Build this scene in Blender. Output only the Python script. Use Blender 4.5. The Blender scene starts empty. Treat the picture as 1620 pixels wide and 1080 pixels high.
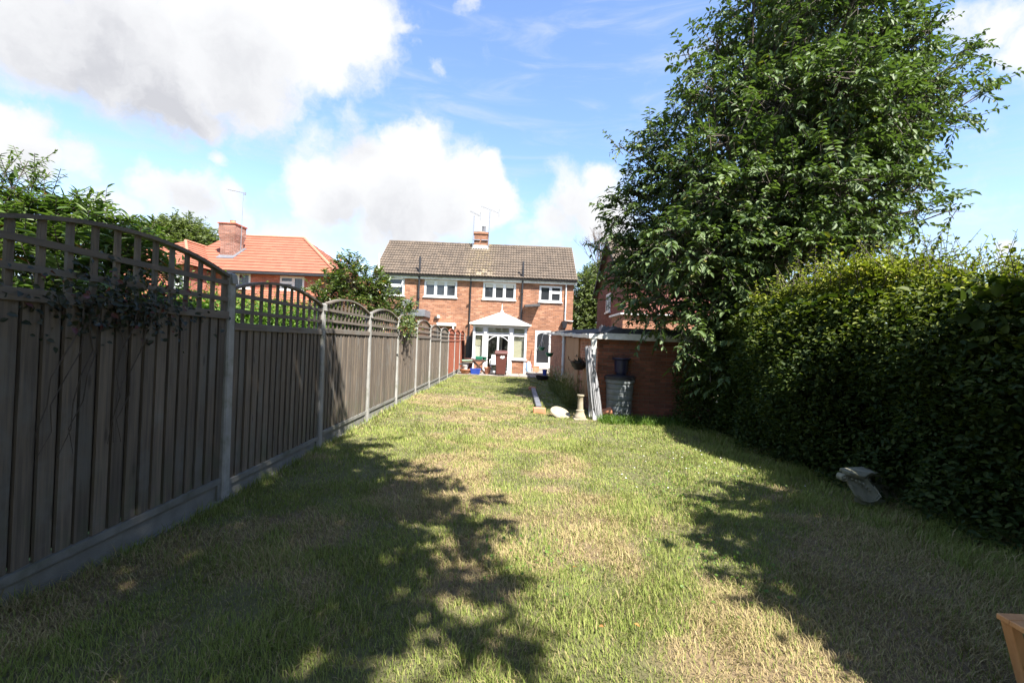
import bpy, bmesh, math, random
import numpy as np
from mathutils import Vector, Matrix

random.seed(7)
rng = np.random.default_rng(11)
SC = bpy.context.scene
COL = SC.collection
R = math.radians

# ------------------------------------------------------------------ camera
F = 720.0                      # focal length in photo pixels (1620 wide)
CAM_H = 1.45
ROLL = R(2.3)
PITCH = math.atan(4.0 / F)
cam_d = bpy.data.cameras.new('camera')
cam_d.lens = 16.0
cam_d.sensor_width = 36.0
cam_d.clip_start = 0.05
cam_d.clip_end = 3000
cam = bpy.data.objects.new('camera', cam_d)
COL.objects.link(cam)
cam.matrix_world = (Matrix.Translation((0, 0, CAM_H)) @ Matrix.Rotation(math.pi / 2 + PITCH, 4, 'X')
                    @ Matrix.Rotation(ROLL, 4, 'Z'))
SC.camera = cam


def ray(px, py):
    """direction (y = 1) of a photo pixel"""
    u, v = px - 810, py - 540
    c, s = math.cos(ROLL), math.sin(ROLL)
    up, vp = u * c + v * s, -u * s + v * c
    return Vector((up / F, 1.0, -(vp - 4) / F))


def at(px, py, Y):
    d = ray(px, py)
    return Vector((d.x * Y, Y, CAM_H + d.z * Y))


def onground(px, py, z=0.0):
    d = ray(px, py)
    t = (z - CAM_H) / d.z
    return Vector((d.x * t, t, z))


def rect(px0, py0, px1, py1, Y):
    mx, my = (px0 + px1) / 2, (py0 + py1) / 2
    return at(px0, my, Y).x, at(px1, my, Y).x, at(mx, py1, Y).z, at(mx, py0, Y).z


# ------------------------------------------------------------------ sun, sky, exposure
SUN_POS = Vector((0.44, -0.60, 1.0)).normalized()
EL = math.asin(SUN_POS.z)
AZ = math.atan2(SUN_POS.x, SUN_POS.y)
sun_d = bpy.data.lights.new('sun', 'SUN')
sun_d.energy = 5.0
sun_d.angle = R(0.55)
sun_d.color = (1.0, 0.95, 0.87)
sun = bpy.data.objects.new('sun', sun_d)
COL.objects.link(sun)
sun.rotation_euler = (-SUN_POS).to_track_quat('-Z', 'Y').to_euler()
sun.location = SUN_POS * 60

SKY = 0.085
world = bpy.data.worlds.new('World')
SC.world = world
world.use_nodes = True
SC.view_settings.view_transform = 'Standard'
SC.view_settings.look = 'None'
SC.view_settings.gamma = 1
SC.view_settings.use_curve_mapping = False
SC.view_settings.exposure = 1.85


class NT:
    def __init__(s, tree):
        s.t = tree
        tree.nodes.clear()

    def n(s, typ, props=None, **ins):
        nd = s.t.nodes.new(typ)
        for k, v in (props or {}).items():
            setattr(nd, k, v)
        for k, v in ins.items():
            key = int(k[1:]) if k[0] == 'i' and k[1:].isdigit() else k.replace('_', ' ')
            s.set(nd, key, v)
        return nd

    def set(s, nd, key, v):
        sock = nd.inputs[key]
        if isinstance(v, bpy.types.NodeSocket):
            s.t.links.new(v, sock)
        elif isinstance(v, bpy.types.Node):
            s.t.links.new(v.outputs[0], sock)
        else:
            if sock.type == 'RGBA' and len(v) == 3:
                v = (*v, 1)
            sock.default_value = v

    def m(s, op, a, b=0.0, c=0.0, clamp=False):
        return s.n('ShaderNodeMath', {'operation': op, 'use_clamp': clamp}, i0=a, i1=b, i2=c).outputs[0]

    def vm(s, op, a, b=(0, 0, 0)):
        nd = s.n('ShaderNodeVectorMath', {'operation': op}, i0=a, i1=b)
        return nd.outputs['Value'] if op in ('DOT_PRODUCT', 'DISTANCE', 'LENGTH') else nd.outputs[0]

    def vscale(s, a, k):
        nd = s.n('ShaderNodeVectorMath', {'operation': 'SCALE'}, i0=a)
        s.set(nd, 'Scale', k)
        return nd.outputs[0]

    def mr(s, v, a, b, c=0.0, d=1.0, smooth=True):
        nd = s.n('ShaderNodeMapRange', {'interpolation_type': 'SMOOTHSTEP' if smooth else 'LINEAR'})
        s.set(nd, 0, v)
        for i, x in enumerate((a, b, c, d)):
            s.set(nd, 1 + i, x)
        return nd.outputs[0]

    def noise(s, vec, scale, detail=4.0, rough=0.55, dist=0.0):
        return s.n('ShaderNodeTexNoise', None, Vector=vec, Scale=scale, Detail=detail, Roughness=rough, Distortion=dist)

    def mix(s, fac, a, b, blend='MIX'):
        nd = s.n('ShaderNodeMix', {'data_type': 'RGBA', 'blend_type': blend})
        s.set(nd, 0, fac)
        s.set(nd, 6, a)
        s.set(nd, 7, b)
        return nd.outputs[2]

    def xyz(s, x, y, z):
        return s.n('ShaderNodeCombineXYZ', None, X=x, Y=y, Z=z).outputs[0]


def build_world():
    w = NT(world.node_tree)
    tc = w.n('ShaderNodeTexCoord')
    d = w.vm('NORMALIZE', tc.outputs['Generated'])
    sky = w.n('ShaderNodeTexSky', {'sky_type': 'NISHITA', 'sun_disc': False, 'sun_elevation': EL, 'sun_rotation': AZ,
                                   'altitude': 30.0, 'air_density': 1.15, 'dust_density': 0.6, 'ozone_density': 2.2})
    sep = w.n('ShaderNodeSeparateXYZ', None, Vector=d)
    # warped direction, so that the cloud heaps billow
    n1 = w.noise(d, 7.0, 5.0, 0.6)
    wv = w.vscale(w.vm('SUBTRACT', n1.outputs['Color'], (0.5, 0.5, 0.5)), 0.11)
    n2 = w.noise(d, 24.0, 5.0, 0.6)
    wv2 = w.vscale(w.vm('SUBTRACT', n2.outputs['Color'], (0.5, 0.5, 0.5)), 0.035)
    dw = w.vm('ADD', w.vm('ADD', d, wv), wv2)

    def blobs(lst, src):
        tot = None
        for (px, py, r, a) in lst:
            c = ray(px, py)
            k = c.length_squared ** 0.7
            c = c.normalized()
            ra = r / F / k
            dist = w.vm('DISTANCE', src, tuple(c))
            v = w.mr(dist, ra * 1.35, ra * 0.25, 0.0, a)
            tot = v if tot is None else w.m('MAXIMUM', tot, v)
        return tot
    heaps = [(40, 40, 150, 1), (190, 70, 160, 1), (340, 70, 160, 1), (460, 40, 140, 1), (560, 40, 90, .9), (270, 150, 85, .9),
             (320, 185, 50, .8), (590, 95, 55, .6), (450, 150, 60, .6), (630, 50, 25, .5), (684, 97, 26, .5), (655, 78, 18, .4),
             (50, 235, 75, 1), (-20, 220, 80, 1), (125, 245, 42, .8), (345, 247, 28, .65),
             (655, 250, 75, 1.1), (600, 290, 92, 1.1), (705, 300, 92, 1.1), (520, 305, 78, 1), (765, 285, 46, 1.05), (770, 325, 50, 1),
             (505, 220, 48, .5), (555, 195, 42, .5), (650, 345, 80, 1), (590, 350, 60, .8),
             (310, 315, 62, .75), (250, 305, 46, .65), (370, 315, 42, .7), (225, 268, 28, .45), (180, 330, 60, .6), (300, 360, 90, .5),
             (910, 310, 55, .85), (945, 285, 42, .85), (875, 350, 55, .8), (960, 345, 60, .85), (470, 380, 90, .45), (860, 390, 70, .5),
             (1570, 30, 62, .8), (1500, 45, 42, .6), (1640, 60, 70, .8), (735, 0, 34, .5), (1600, 400, 22, .7), (1560, 345, 70, .4)]
    body = blobs(heaps, dw)
    # the sky round about goes on with cloud of the same sort
    fwd = w.vm('DOT_PRODUCT', d, (0, 0.94, 0.34))
    away = w.mr(fwd, 0.62, 0.42)
    gen = w.mr(w.noise(d, 2.1, 3.0, 0.5).outputs[0], 0.53, 0.68)
    body = w.m('MAXIMUM', body, w.m('MULTIPLY', gen, away))
    fb = w.noise(dw, 11.0, 9.0, 0.62).outputs[0]
    dens = w.m('ADD', body, w.m('MULTIPLY', w.m('SUBTRACT', fb, 0.5), 1.25))
    cov = w.mr(dens, 0.12, 0.78)
    # thin high streaks
    st = w.vm('MULTIPLY', d, (2.0, 2.0, 11.0))
    cir = w.mr(w.noise(st, 2.3, 6.0, 0.6, 0.8).outputs[0], 0.42, 0.8, 0.0, 0.5)
    low = w.mr(sep.outputs[2], 0.34, 0.0, 0.0, 0.38)
    thin = w.m('ADD', cir, low, clamp=True)
    # grey undersides where the heaps are thick
    shade = blobs([(150, 110, 150, .85), (250, 165, 95, 1), (330, 195, 55, .6), (380, 130, 110, .5), (60, 90, 130, .5),
                   (620, 355, 70, .55), (540, 340, 50, .5), (700, 350, 55, .4), (60, 265, 60, .35), (300, 335, 55, .45),
                   (900, 345, 60, .35), (560, 230, 45, .4)], dw)
    shade = w.m('MAXIMUM', shade, w.m('MULTIPLY', away, w.mr(w.noise(d, 2.9, 3.0).outputs[0], 0.45, 0.65, 0, .7)))
    fine = w.mr(w.noise(dw, 16.0, 6.0, 0.6).outputs[0], 0.3, 0.7, 0.6, 1.15)
    shade = w.m('MULTIPLY', shade, fine, clamp=True)
    k = 1.0 / SKY / 3.605
    white = (1.04 * k, 1.05 * k, 1.07 * k)
    grey = (0.68 * k, 0.69 * k, 0.74 * k)
    ccol = w.mix(shade, white, grey)
    tint = w.mix(1.0, sky.outputs[0], (0.94, 0.98, 1.10), 'MULTIPLY')
    base = w.mix(thin, tint, (0.80 * k, 0.88 * k, 0.98 * k))
    col = w.mix(cov, base, ccol)
    bg = w.n('ShaderNodeBackground', None, Color=col, Strength=SKY)
    out = w.n('ShaderNodeOutputWorld')
    w.t.links.new(bg.outputs[0], out.inputs[0])


build_world()

# ------------------------------------------------------------------ materials
MATS = {}


def newmat(name):
    m = bpy.data.materials.new(name)
    m.use_nodes = True
    MATS[name] = m
    return m, NT(m.node_tree)


def finish(t, shader):
    o = t.n('ShaderNodeOutputMaterial')
    t.t.links.new(shader.outputs[0], o.inputs[0])


def bump(t, h, strength=0.3, dist=0.01):
    return t.n('ShaderNodeBump', None, Height=h, Strength=strength, Distance=dist).outputs[0]


def simple(name, c1, c2=None, scale=6.0, rough=0.7, bmp=0.15, bscale=40.0, stretch=(1, 1, 1), metallic=0.0, spec=0.5,
           rand=0.0, knots=False, stain=None, stain_amt=0.4, stain_scale=2.0, bdist=0.004):
    """two-tone noisy surface with fine relief; rand = brightness change from piece to piece"""
    m, t = newmat(name)
    c2 = c2 or tuple(x * 0.8 for x in c1)
    tc = t.n('ShaderNodeTexCoord')
    info = t.n('ShaderNodeObjectInfo')
    v = t.vm('ADD', tc.outputs['Object'], t.vscale(t.xyz(info.outputs['Random'], info.outputs['Random'], info.outputs['Random']), 17.0))
    vs = t.vm('MULTIPLY', v, stretch)
    f = t.mr(t.noise(vs, scale, 6, 0.6).outputs[0], 0.3, 0.7)
    col = t.mix(f, c1, c2)
    if stain:
        sf = t.mr(t.noise(v, stain_scale, 5, 0.65).outputs[0], 0.5, 0.7, 0, stain_amt)
        col = t.mix(sf, col, stain)
    if knots:
        kv = t.n('ShaderNodeTexVoronoi', None, Vector=t.vm('MULTIPLY', v, (9, 9, 2.6)), Scale=1.0)
        kf = t.mr(kv.outputs['Distance'], 0.16, 0.05, 0, .75)
        col = t.mix(kf, col, (0.035, 0.026, 0.02))
        zz = t.n('ShaderNodeSeparateXYZ', None, Vector=tc.outputs['Object']).outputs[2]
        gf = t.m('MULTIPLY', t.mr(zz, .55, 0.0), t.mr(t.noise(v, 5.0, 5, .65).outputs[0], .42, .66, 0, .55))
        col = t.mix(gf, col, (0.075, 0.085, 0.045))
    if rand:
        b = t.m('MULTIPLY_ADD', info.outputs['Random'], rand * 2, 1 - rand)
        col = t.mix(1.0, col, t.xyz(b, b, b), 'MULTIPLY')
    h = t.noise(vs, bscale, 5, 0.6).outputs[0]
    p = t.n('ShaderNodeBsdfPrincipled', None, Base_Color=col, Roughness=rough, Metallic=metallic,
            Normal=bump(t, h, bmp, bdist))
    p.inputs['Specular IOR Level'].default_value = spec
    finish(t, p)
    return m


def brickmat(name, c1, c2, mortar, rough=0.85, dark=(0.12, 0.05, 0.035)):
    m, t = newmat(name)
    g = t.n('ShaderNodeNewGeometry')
    p = t.n('ShaderNodeSeparateXYZ', None, Vector=g.outputs['Position'])
    nn = t.n('ShaderNodeSeparateXYZ', None, Vector=g.outputs['True Normal'])
    side = t.m('GREATER_THAN', t.m('ABSOLUTE', nn.outputs[0]), 0.6)
    u = t.m('ADD', t.m('MULTIPLY', p.outputs[0], t.m('SUBTRACT', 1.0, side)), t.m('MULTIPLY', p.outputs[1], side))
    vec = t.xyz(u, p.outputs[2], 0.0)
    wob = t.vscale(t.vm('SUBTRACT', t.noise(vec, 9.0, 2).outputs['Color'], (.5, .5, .5)), 0.006)
    vec = t.vm('ADD', vec, wob)
    b = t.n('ShaderNodeTexBrick', {'offset': 0.5}, Vector=vec, Color1=c1, Color2=c2, Mortar=mortar, Scale=1.0)
    for k, v in (('Mortar Size', 0.006), ('Mortar Smooth', 0.2), ('Bias', -0.1), ('Brick Width', 0.225), ('Row Height', 0.075)):
        b.inputs[k].default_value = v
    cell = t.n('ShaderNodeTexWhiteNoise', {'noise_dimensions': '2D'})
    row = t.m('FLOOR', t.m('DIVIDE', p.outputs[2], 0.075))
    cu = t.m('FLOOR', t.m('DIVIDE', t.m('ADD', u, t.m('MULTIPLY', t.m('MODULO', row, 2.0), 0.1125)), 0.225))
    t.set(cell, 'Vector', t.xyz(cu, row, 0.0))
    brk = t.m('SUBTRACT', 1.0, b.outputs['Fac'])
    dk = t.m('MULTIPLY', t.mr(cell.outputs['Value'], 0.72, 1.0, 0, .55), brk)
    col = t.mix(dk, b.outputs['Color'], dark)
    pale = t.m('MULTIPLY', t.mr(cell.outputs['Value'], 0.30, 0.0, 0, .6), brk)
    col = t.mix(pale, col, tuple(min(1, x * 1.35 + .05) for x in c2))
    big = t.mr(t.noise(vec, 0.7, 5, 0.65).outputs[0], 0.3, 0.75, 0.82, 1.1)
    col = t.mix(1.0, col, t.xyz(big, big, big), 'MULTIPLY')
    gr = t.noise(vec, 60, 4).outputs[0]
    h = t.m('ADD', t.m('MULTIPLY', t.m('SUBTRACT', 1.0, b.outputs['Fac']), 1.0), t.m('MULTIPLY', gr, 0.4))
    pr = t.n('ShaderNodeBsdfPrincipled', None, Base_Color=col, Roughness=rough, Normal=bump(t, h, 0.7, 0.006))
    finish(t, pr)
    return m


def leafmat(name, a, b, c=None, rough=0.42, trans=0.35, cthr=0.9, tcol=None, spec=0.35):
    """foliage: per-leaf attribute rnd runs from colour a to b, a few leaves c"""
    m, t = newmat(name)
    at_ = t.n('ShaderNodeAttribute', {'attribute_name': 'rnd'})
    r = at_.outputs['Fac']
    col = t.mix(t.mr(r, 0.0, 0.85, smooth=False), a, b)
    if c:
        col = t.mix(t.m('GREATER_THAN', r, cthr), col, c)
    p = t.n('ShaderNodeBsdfPrincipled', None, Base_Color=col, Roughness=rough)
    p.inputs['Specular IOR Level'].default_value = spec
    tr = t.n('ShaderNodeBsdfTranslucent', None, Color=t.mix(1.0, col, tcol or (1.3, 1.5, .5), 'MULTIPLY'))
    mx = t.n('ShaderNodeMixShader', None, Fac=trans)
    t.set(mx, 1, p)
    t.set(mx, 2, tr)
    finish(t, mx)
    return m


def glassmat(name, tint=(0.92, 0.94, 0.93), clear=0.75):
    m, t = newmat(name)
    lw = t.n('ShaderNodeLayerWeight', None, Blend=0.5)
    tr = t.n('ShaderNodeBsdfTransparent', None, Color=tint)
    gl = t.n('ShaderNodeBsdfGlossy', None, Color=(.95, .97, 1), Roughness=0.02)
    mx = t.n('ShaderNodeMixShader', None, Fac=t.m('MULTIPLY_ADD', t.m('POWER', lw.outputs['Facing'], 4.0), 0.6, 0.06, clamp=True))
    t.set(mx, 1, tr)
    t.set(mx, 2, gl)
    finish(t, mx)
    return m


brick_house = brickmat('brick_orange', (0.215, 0.083, 0.041), (0.30, 0.130, 0.066), (0.27, 0.205, 0.145))
brick_red = brickmat('brick_red', (0.30, 0.075, 0.042), (0.36, 0.10, 0.055), (0.30, 0.22, 0.17))
brick_shed = brickmat('brick_shed', (0.30, 0.105, 0.052), (0.36, 0.14, 0.07), (0.30, 0.24, 0.18))
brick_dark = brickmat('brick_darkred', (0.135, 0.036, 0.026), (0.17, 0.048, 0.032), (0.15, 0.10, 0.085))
brick_chim = brickmat('brick_brown', (0.20, 0.085, 0.06), (0.28, 0.12, 0.08), (0.30, 0.26, 0.22))
M_brickpiece = simple('brick_piece', (0.23, 0.08, 0.042), (0.16, 0.056, 0.034), 9, 0.85, 0.5, 70, rand=0.3)
M_mortar = simple('mortar', (0.20, 0.16, 0.12), (0.16, 0.13, 0.10), 12, 0.95, 0.4, 90)
M_white = simple('white_plastic', (0.64, 0.64, 0.64), (0.58, 0.59, 0.59), 3, 0.35, 0.02, 20)
M_whitedirty = simple('white_paint_worn', (0.66, 0.66, 0.63), (0.50, 0.50, 0.47), 7, 0.6, 0.3, 60, stain=(0.25, 0.24, 0.2), stain_amt=.6, stain_scale=4)
M_poly = simple('roof_polycarbonate', (0.46, 0.465, 0.455), (0.42, 0.425, 0.415), 2, 0.4, 0.03, 12)
M_black = simple('black_plastic', (0.018, 0.018, 0.022), (0.026, 0.026, 0.03), 6, 0.45, 0.06, 50)
M_felt = simple('roofing_felt', (0.022, 0.022, 0.024), (0.04, 0.04, 0.04), 9, 0.9, 0.5, 60)
M_conc = simple('concrete', (0.28, 0.275, 0.255), (0.22, 0.215, 0.20), 7, 0.85, 0.35, 90, stain=(0.12, 0.125, 0.085), stain_amt=.65, stain_scale=4, rand=.12)
M_gravel = simple('gravel_board_concrete', (0.19, 0.185, 0.165), (0.13, 0.128, 0.115), 5, 0.9, 0.5, 70, stain=(0.075, 0.08, 0.05), stain_amt=.7, stain_scale=3, rand=.12)
M_slab = simple('paving_slab', (0.27, 0.25, 0.22), (0.20, 0.18, 0.16), 5, 0.9, 0.4, 60, rand=.2)
M_lead = simple('lead_grey', (0.14, 0.145, 0.16), (0.10, 0.105, 0.12), 5, 0.55, 0.2, 30)
M_metal = simple('aerial_metal', (0.42, 0.43, 0.45), (0.35, 0.36, 0.38), 8, 0.35, 0.05, 40, metallic=0.7)
M_glassdark = simple('window_glass', (0.020, 0.023, 0.027), (0.028, 0.03, 0.034), 1.5, 0.04, 0.0, 3, spec=0.8)
M_glass = glassmat('clear_glass')
M_curtain = simple('curtain_cream', (0.55, 0.52, 0.44), (0.48, 0.45, 0.38), 6, 0.9, 0.2, 30, stretch=(8, 8, .3))
M_blind = simple('blind_beige', (0.42, 0.38, 0.27), (0.38, 0.345, 0.245), 3, 0.9, 0.1, 30)
M_dark = simple('dark_interior', (0.035, 0.03, 0.027), (0.05, 0.045, 0.04), 3, 0.9, 0.05, 20)
M_terra = simple('terracotta', (0.50, 0.21, 0.11), (0.42, 0.17, 0.09), 8, 0.8, 0.2, 50, stain=(0.5, 0.4, 0.32), stain_amt=.4)
M_blue = simple('blue_glaze', (0.02, 0.05, 0.28), (0.03, 0.07, 0.34), 5, 0.15, 0.03, 20)
M_lightblue = simple('light_blue_plastic', (0.28, 0.46, 0.72), (0.35, 0.52, 0.76), 5, 0.4, 0.05, 30)
M_greenpl = simple('green_plastic', (0.015, 0.14, 0.085), (0.02, 0.17, 0.10), 5, 0.4, 0.05, 40)
M_palegreen = simple('pale_green_tray', (0.30, 0.48, 0.34), (0.36, 0.52, 0.4), 5, 0.5, 0.05, 40)
M_bin = simple('brown_bin_plastic', (0.085, 0.026, 0.020), (0.10, 0.032, 0.025), 5, 0.5, 0.1, 60)
M_butt = simple('grey_green_plastic', (0.165, 0.18, 0.185), (0.135, 0.15, 0.155), 5, 0.5, 0.1, 50, stain=(.10, .12, .10), stain_amt=.4, stain_scale=5)
M_navy = simple('navy_plastic', (0.015, 0.016, 0.04), (0.02, 0.02, 0.05), 5, 0.4, 0.05, 40)
M_stone = simple('cream_stone', (0.30, 0.255, 0.175), (0.23, 0.195, 0.135), 9, 0.9, 0.5, 60, stain=(0.30, 0.27, 0.24), stain_amt=.6, stain_scale=7)
M_mossy = simple('mossy_stone', (0.27, 0.26, 0.185), (0.20, 0.195, 0.14), 10, 0.95, 0.7, 40, stain=(0.17, 0.18, 0.08), stain_amt=.6, stain_scale=9, bdist=.01)
M_wood = simple('fence_wood', (0.138, 0.108, 0.079), (0.070, 0.056, 0.044), 3.0, 0.85, 0.5, 9, stretch=(14, 14, .7), rand=.26, knots=True,
                stain=(0.125, 0.118, 0.104), stain_amt=.8, stain_scale=1.6)
M_woodrail = simple('fence_rail_wood', (0.135, 0.11, 0.085), (0.085, 0.072, 0.06), 3.0, 0.85, 0.5, 9, stretch=(14, .7, 14), rand=.12,
                    stain=(0.13, 0.127, 0.115), stain_amt=.8, stain_scale=1.6)
M_woodred = simple('fence_wood_stained', (0.23, 0.062, 0.030), (0.17, 0.047, 0.024), 3.0, 0.75, 0.4, 9, stretch=(14, 14, .7), rand=.12)
M_ply = simple('plywood', (0.36, 0.20, 0.095), (0.27, 0.145, 0.07), 2.5, 0.7, 0.3, 14, stretch=(6, 6, .8))
M_pine = simple('orange_pine', (0.60, 0.31, 0.13), (0.50, 0.23, 0.09), 2.5, 0.5, 0.25, 12, stretch=(9, 9, 1.2))
M_pale = simple('pale_pine', (0.55, 0.48, 0.22), (0.48, 0.4, 0.18), 2.5, 0.5, 0.25, 12, stretch=(1.2, 9, 9))
M_cane = simple('grey_cane', (0.40, 0.40, 0.415), (0.20, 0.20, 0.21), 4, 0.6, 0.4, 12, stretch=(9, 9, .6))
M_bark = simple('bark', (0.085, 0.065, 0.05), (0.05, 0.04, 0.032), 5, 0.9, 0.8, 12, stretch=(3, 3, .8), bdist=.02)
M_twig = simple('bare_twig', (0.16, 0.12, 0.10), (0.12, 0.09, 0.075), 5, 0.9, 0.2, 20)
M_tilebrown = None
M_rust = simple('table_dark_wood', (0.075, 0.038, 0.025), (0.05, 0.025, 0.018), 4, 0.6, 0.3, 14, stretch=(1, 9, 9))
M_soil = simple('soil', (0.05, 0.037, 0.026), (0.075, 0.055, 0.04), 9, 0.95, 0.8, 40, bdist=.01)
M_lens = simple('lamp_white', (0.7, 0.7, 0.68), (0.65, 0.65, 0.62), 5, 0.3, 0.02, 20)


def tilemat():
    m, t = newmat('roof_tile_brown')
    info = t.n('ShaderNodeObjectInfo')
    g = t.n('ShaderNodeNewGeometry')
    p = g.outputs['Position']
    sp = t.n('ShaderNodeSeparateXYZ', None, Vector=p)
    f = t.mr(t.noise(p, 5.0, 6, 0.65).outputs[0], 0.3, 0.7)
    col = t.mix(f, (0.112, 0.084, 0.060), (0.07, 0.054, 0.041))
    cell = t.n('ShaderNodeTexWhiteNoise', {'noise_dimensions': '2D'})
    t.set(cell, 'Vector', t.xyz(t.m('FLOOR', t.m('DIVIDE', sp.outputs[0], .3)), t.m('FLOOR', t.m('DIVIDE', sp.outputs[2], .176)), 0.0))
    b = t.m('MULTIPLY_ADD', cell.outputs['Value'], 0.34, 0.83)
    col = t.mix(1.0, col, t.xyz(b, b, b), 'MULTIPLY')
    # yellow lichen growing on the run below the chimney
    band = t.mr(t.m('ABSOLUTE', t.m('ADD', sp.outputs[0], 1.95)), 1.1, 0.1)
    li = t.m('MULTIPLY', band, t.mr(t.noise(p, 6.0, 6, 0.7).outputs[0], 0.45, 0.65, 0, .4))
    col = t.mix(li, col, (0.30, 0.235, 0.10))
    pale = t.m('MULTIPLY', t.m('MULTIPLY', band, t.mr(sp.outputs[2], 5.6, 5.1)), t.mr(cell.outputs['Value'], .55, .75, 0, .8))
    col = t.mix(pale, col, (0.36, 0.30, 0.21))
    moss = t.mr(t.noise(p, 3.0, 6, 0.7).outputs[0], 0.56, 0.72, 0, .5)
    col = t.mix(moss, col, (0.075, 0.062, 0.045))
    h = t.noise(p, 70, 4).outputs[0]
    pr = t.n('ShaderNodeBsdfPrincipled', None, Base_Color=col, Roughness=0.85, Normal=bump(t, h, 0.4, 0.005))
    finish(t, pr)
    return m


M_tilebrown = tilemat()


def redtilemat():
    m, t = newmat('roof_tile_red')
    g = t.n('ShaderNodeNewGeometry')
    p = g.outputs['Position']
    sp = t.n('ShaderNodeSeparateXYZ', None, Vector=p)
    u = t.m('ADD', sp.outputs[0], t.m('MULTIPLY', sp.outputs[1], 0.37))
    cell = t.n('ShaderNodeTexWhiteNoise', {'noise_dimensions': '2D'})
    t.set(cell, 'Vector', t.xyz(t.m('FLOOR', t.m('DIVIDE', u, .3)), t.m('FLOOR', t.m('DIVIDE', sp.outputs[2], .178)), 0.0))
    col = t.mix(cell.outputs['Value'], (0.225, 0.076, 0.043), (0.275, 0.096, 0.054))
    f = t.mr(t.noise(p, 1.2, 5, 0.6).outputs[0], 0.35, 0.7, 0, .3)
    col = t.mix(f, col, (0.20, 0.064, 0.035))
    h = t.noise(p, 50, 4).outputs[0]
    pr = t.n('ShaderNodeBsdfPrincipled', None, Base_Color=col, Roughness=0.8, Normal=bump(t, h, 0.3, 0.005))
    finish(t, pr)
    return m


M_tilered = redtilemat()


def grassmat(name, ground=False):
    m, t = newmat(name)
    a = t.n('ShaderNodeAttribute', {'attribute_name': 'straw'})
    g = t.n('ShaderNodeNewGeometry')
    p = g.outputs['Position']
    s = a.outputs['Fac']
    if ground:
        f = t.mr(t.noise(p, 18, 6, 0.7).outputs[0], 0.3, 0.7)
        straw = t.mix(f, (0.20, 0.145, 0.075), (0.12, 0.085, 0.048))
        green = t.mix(f, (0.105, 0.105, 0.038), (0.08, 0.072, 0.03))
        col = t.mix(s, green, straw)
        h = t.noise(p, 45, 6, 0.7).outputs[0]
        pr = t.n('ShaderNodeBsdfPrincipled', None, Base_Color=col, Roughness=0.95, Normal=bump(t, h, 0.8, 0.02))
        finish(t, pr)
        return m
    r = t.n('ShaderNodeAttribute', {'attribute_name': 'rnd'}).outputs['Fac']
    green = t.mix(r, (0.132, 0.200, 0.029), (0.255, 0.300, 0.072))
    straw = t.mix(r, (0.27, 0.205, 0.095), (0.40, 0.32, 0.17))
    col = t.mix(s, green, straw)
    pr = t.n('ShaderNodeBsdfPrincipled', None, Base_Color=col, Roughness=0.7)
    pr.inputs['Specular IOR Level'].default_value = 0.2
    tr = t.n('ShaderNodeBsdfTranslucent', None, Color=col)
    mx = t.n('ShaderNodeMixShader', None, Fac=0.28)
    t.set(mx, 1, pr)
    t.set(mx, 2, tr)
    finish(t, mx)
    return m


M_grass = grassmat('grass_blades')
M_lawn = grassmat('lawn_soil', True)
L_cherry = leafmat('cherry_leaf', (0.040, 0.072, 0.024), (0.118, 0.165, 0.060), (0.16, 0.16, 0.03), 0.58, 0.22, .985, spec=.3)
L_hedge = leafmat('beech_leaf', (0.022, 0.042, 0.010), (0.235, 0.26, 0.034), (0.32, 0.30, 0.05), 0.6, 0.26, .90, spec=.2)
L_laurel = leafmat('long_evergreen_leaf', (0.035, 0.075, 0.018), (0.115, 0.16, 0.045), (0.30, 0.10, 0.05), 0.38, 0.3, .985)
L_camellia = leafmat('camellia_leaf', (0.04, 0.075, 0.02), (0.125, 0.155, 0.045), (0.34, 0.17, 0.05), 0.3, 0.25, .96, spec=.6)
L_fern = leafmat('feathery_leaf', (0.055, 0.095, 0.03), (0.12, 0.16, 0.055), None, 0.5, 0.4)
L_ivy = leafmat('climber_leaf', (0.014, 0.022, 0.011), (0.036, 0.040, 0.022), (0.10, 0.028, 0.024), 0.45, 0.2, .93)
L_far = leafmat('far_tree_leaf', (0.065, 0.095, 0.035), (0.14, 0.165, 0.065), None, 0.55, 0.3)
L_clip = leafmat('clipped_hedge_leaf', (0.07, 0.14, 0.02), (0.15, 0.23, 0.04), None, 0.5, 0.35)
L_weed = leafmat('weed_leaf', (0.06, 0.10, 0.025), (0.20, 0.21, 0.09), None, 0.5, 0.3)
L_flower = leafmat('clover_flower', (0.7, 0.7, 0.66), (0.8, 0.8, 0.78), None, 0.7, 0.2, tcol=(1, 1, 1))
L_dry = leafmat('dry_leaf', (0.42, 0.17, 0.05), (0.5, 0.24, 0.08), None, 0.6, 0.2, tcol=(1, 1, 1))


# ------------------------------------------------------------------ mesh helpers
def wloc(o):
    v = Vector((0, 0, 0))
    while o is not None:
        v = v + o.location
        o = o.parent
    return v


def link(o, parent=None):
    COL.objects.link(o)
    if parent is not None:
        o.parent = parent
    return o


def tag(o, label, cat, group=None, kind=None):
    if label:
        o['label'] = label
    if cat:
        o['category'] = cat
    if group:
        o['group'] = group
    if kind:
        o['kind'] = kind
    return o


def thing(name, label, cat, loc, group=None):
    o = bpy.data.objects.new(name, None)
    o.empty_display_size = 0.1
    o.location = loc
    COL.objects.link(o)
    return tag(o, label, cat, group)


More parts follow.
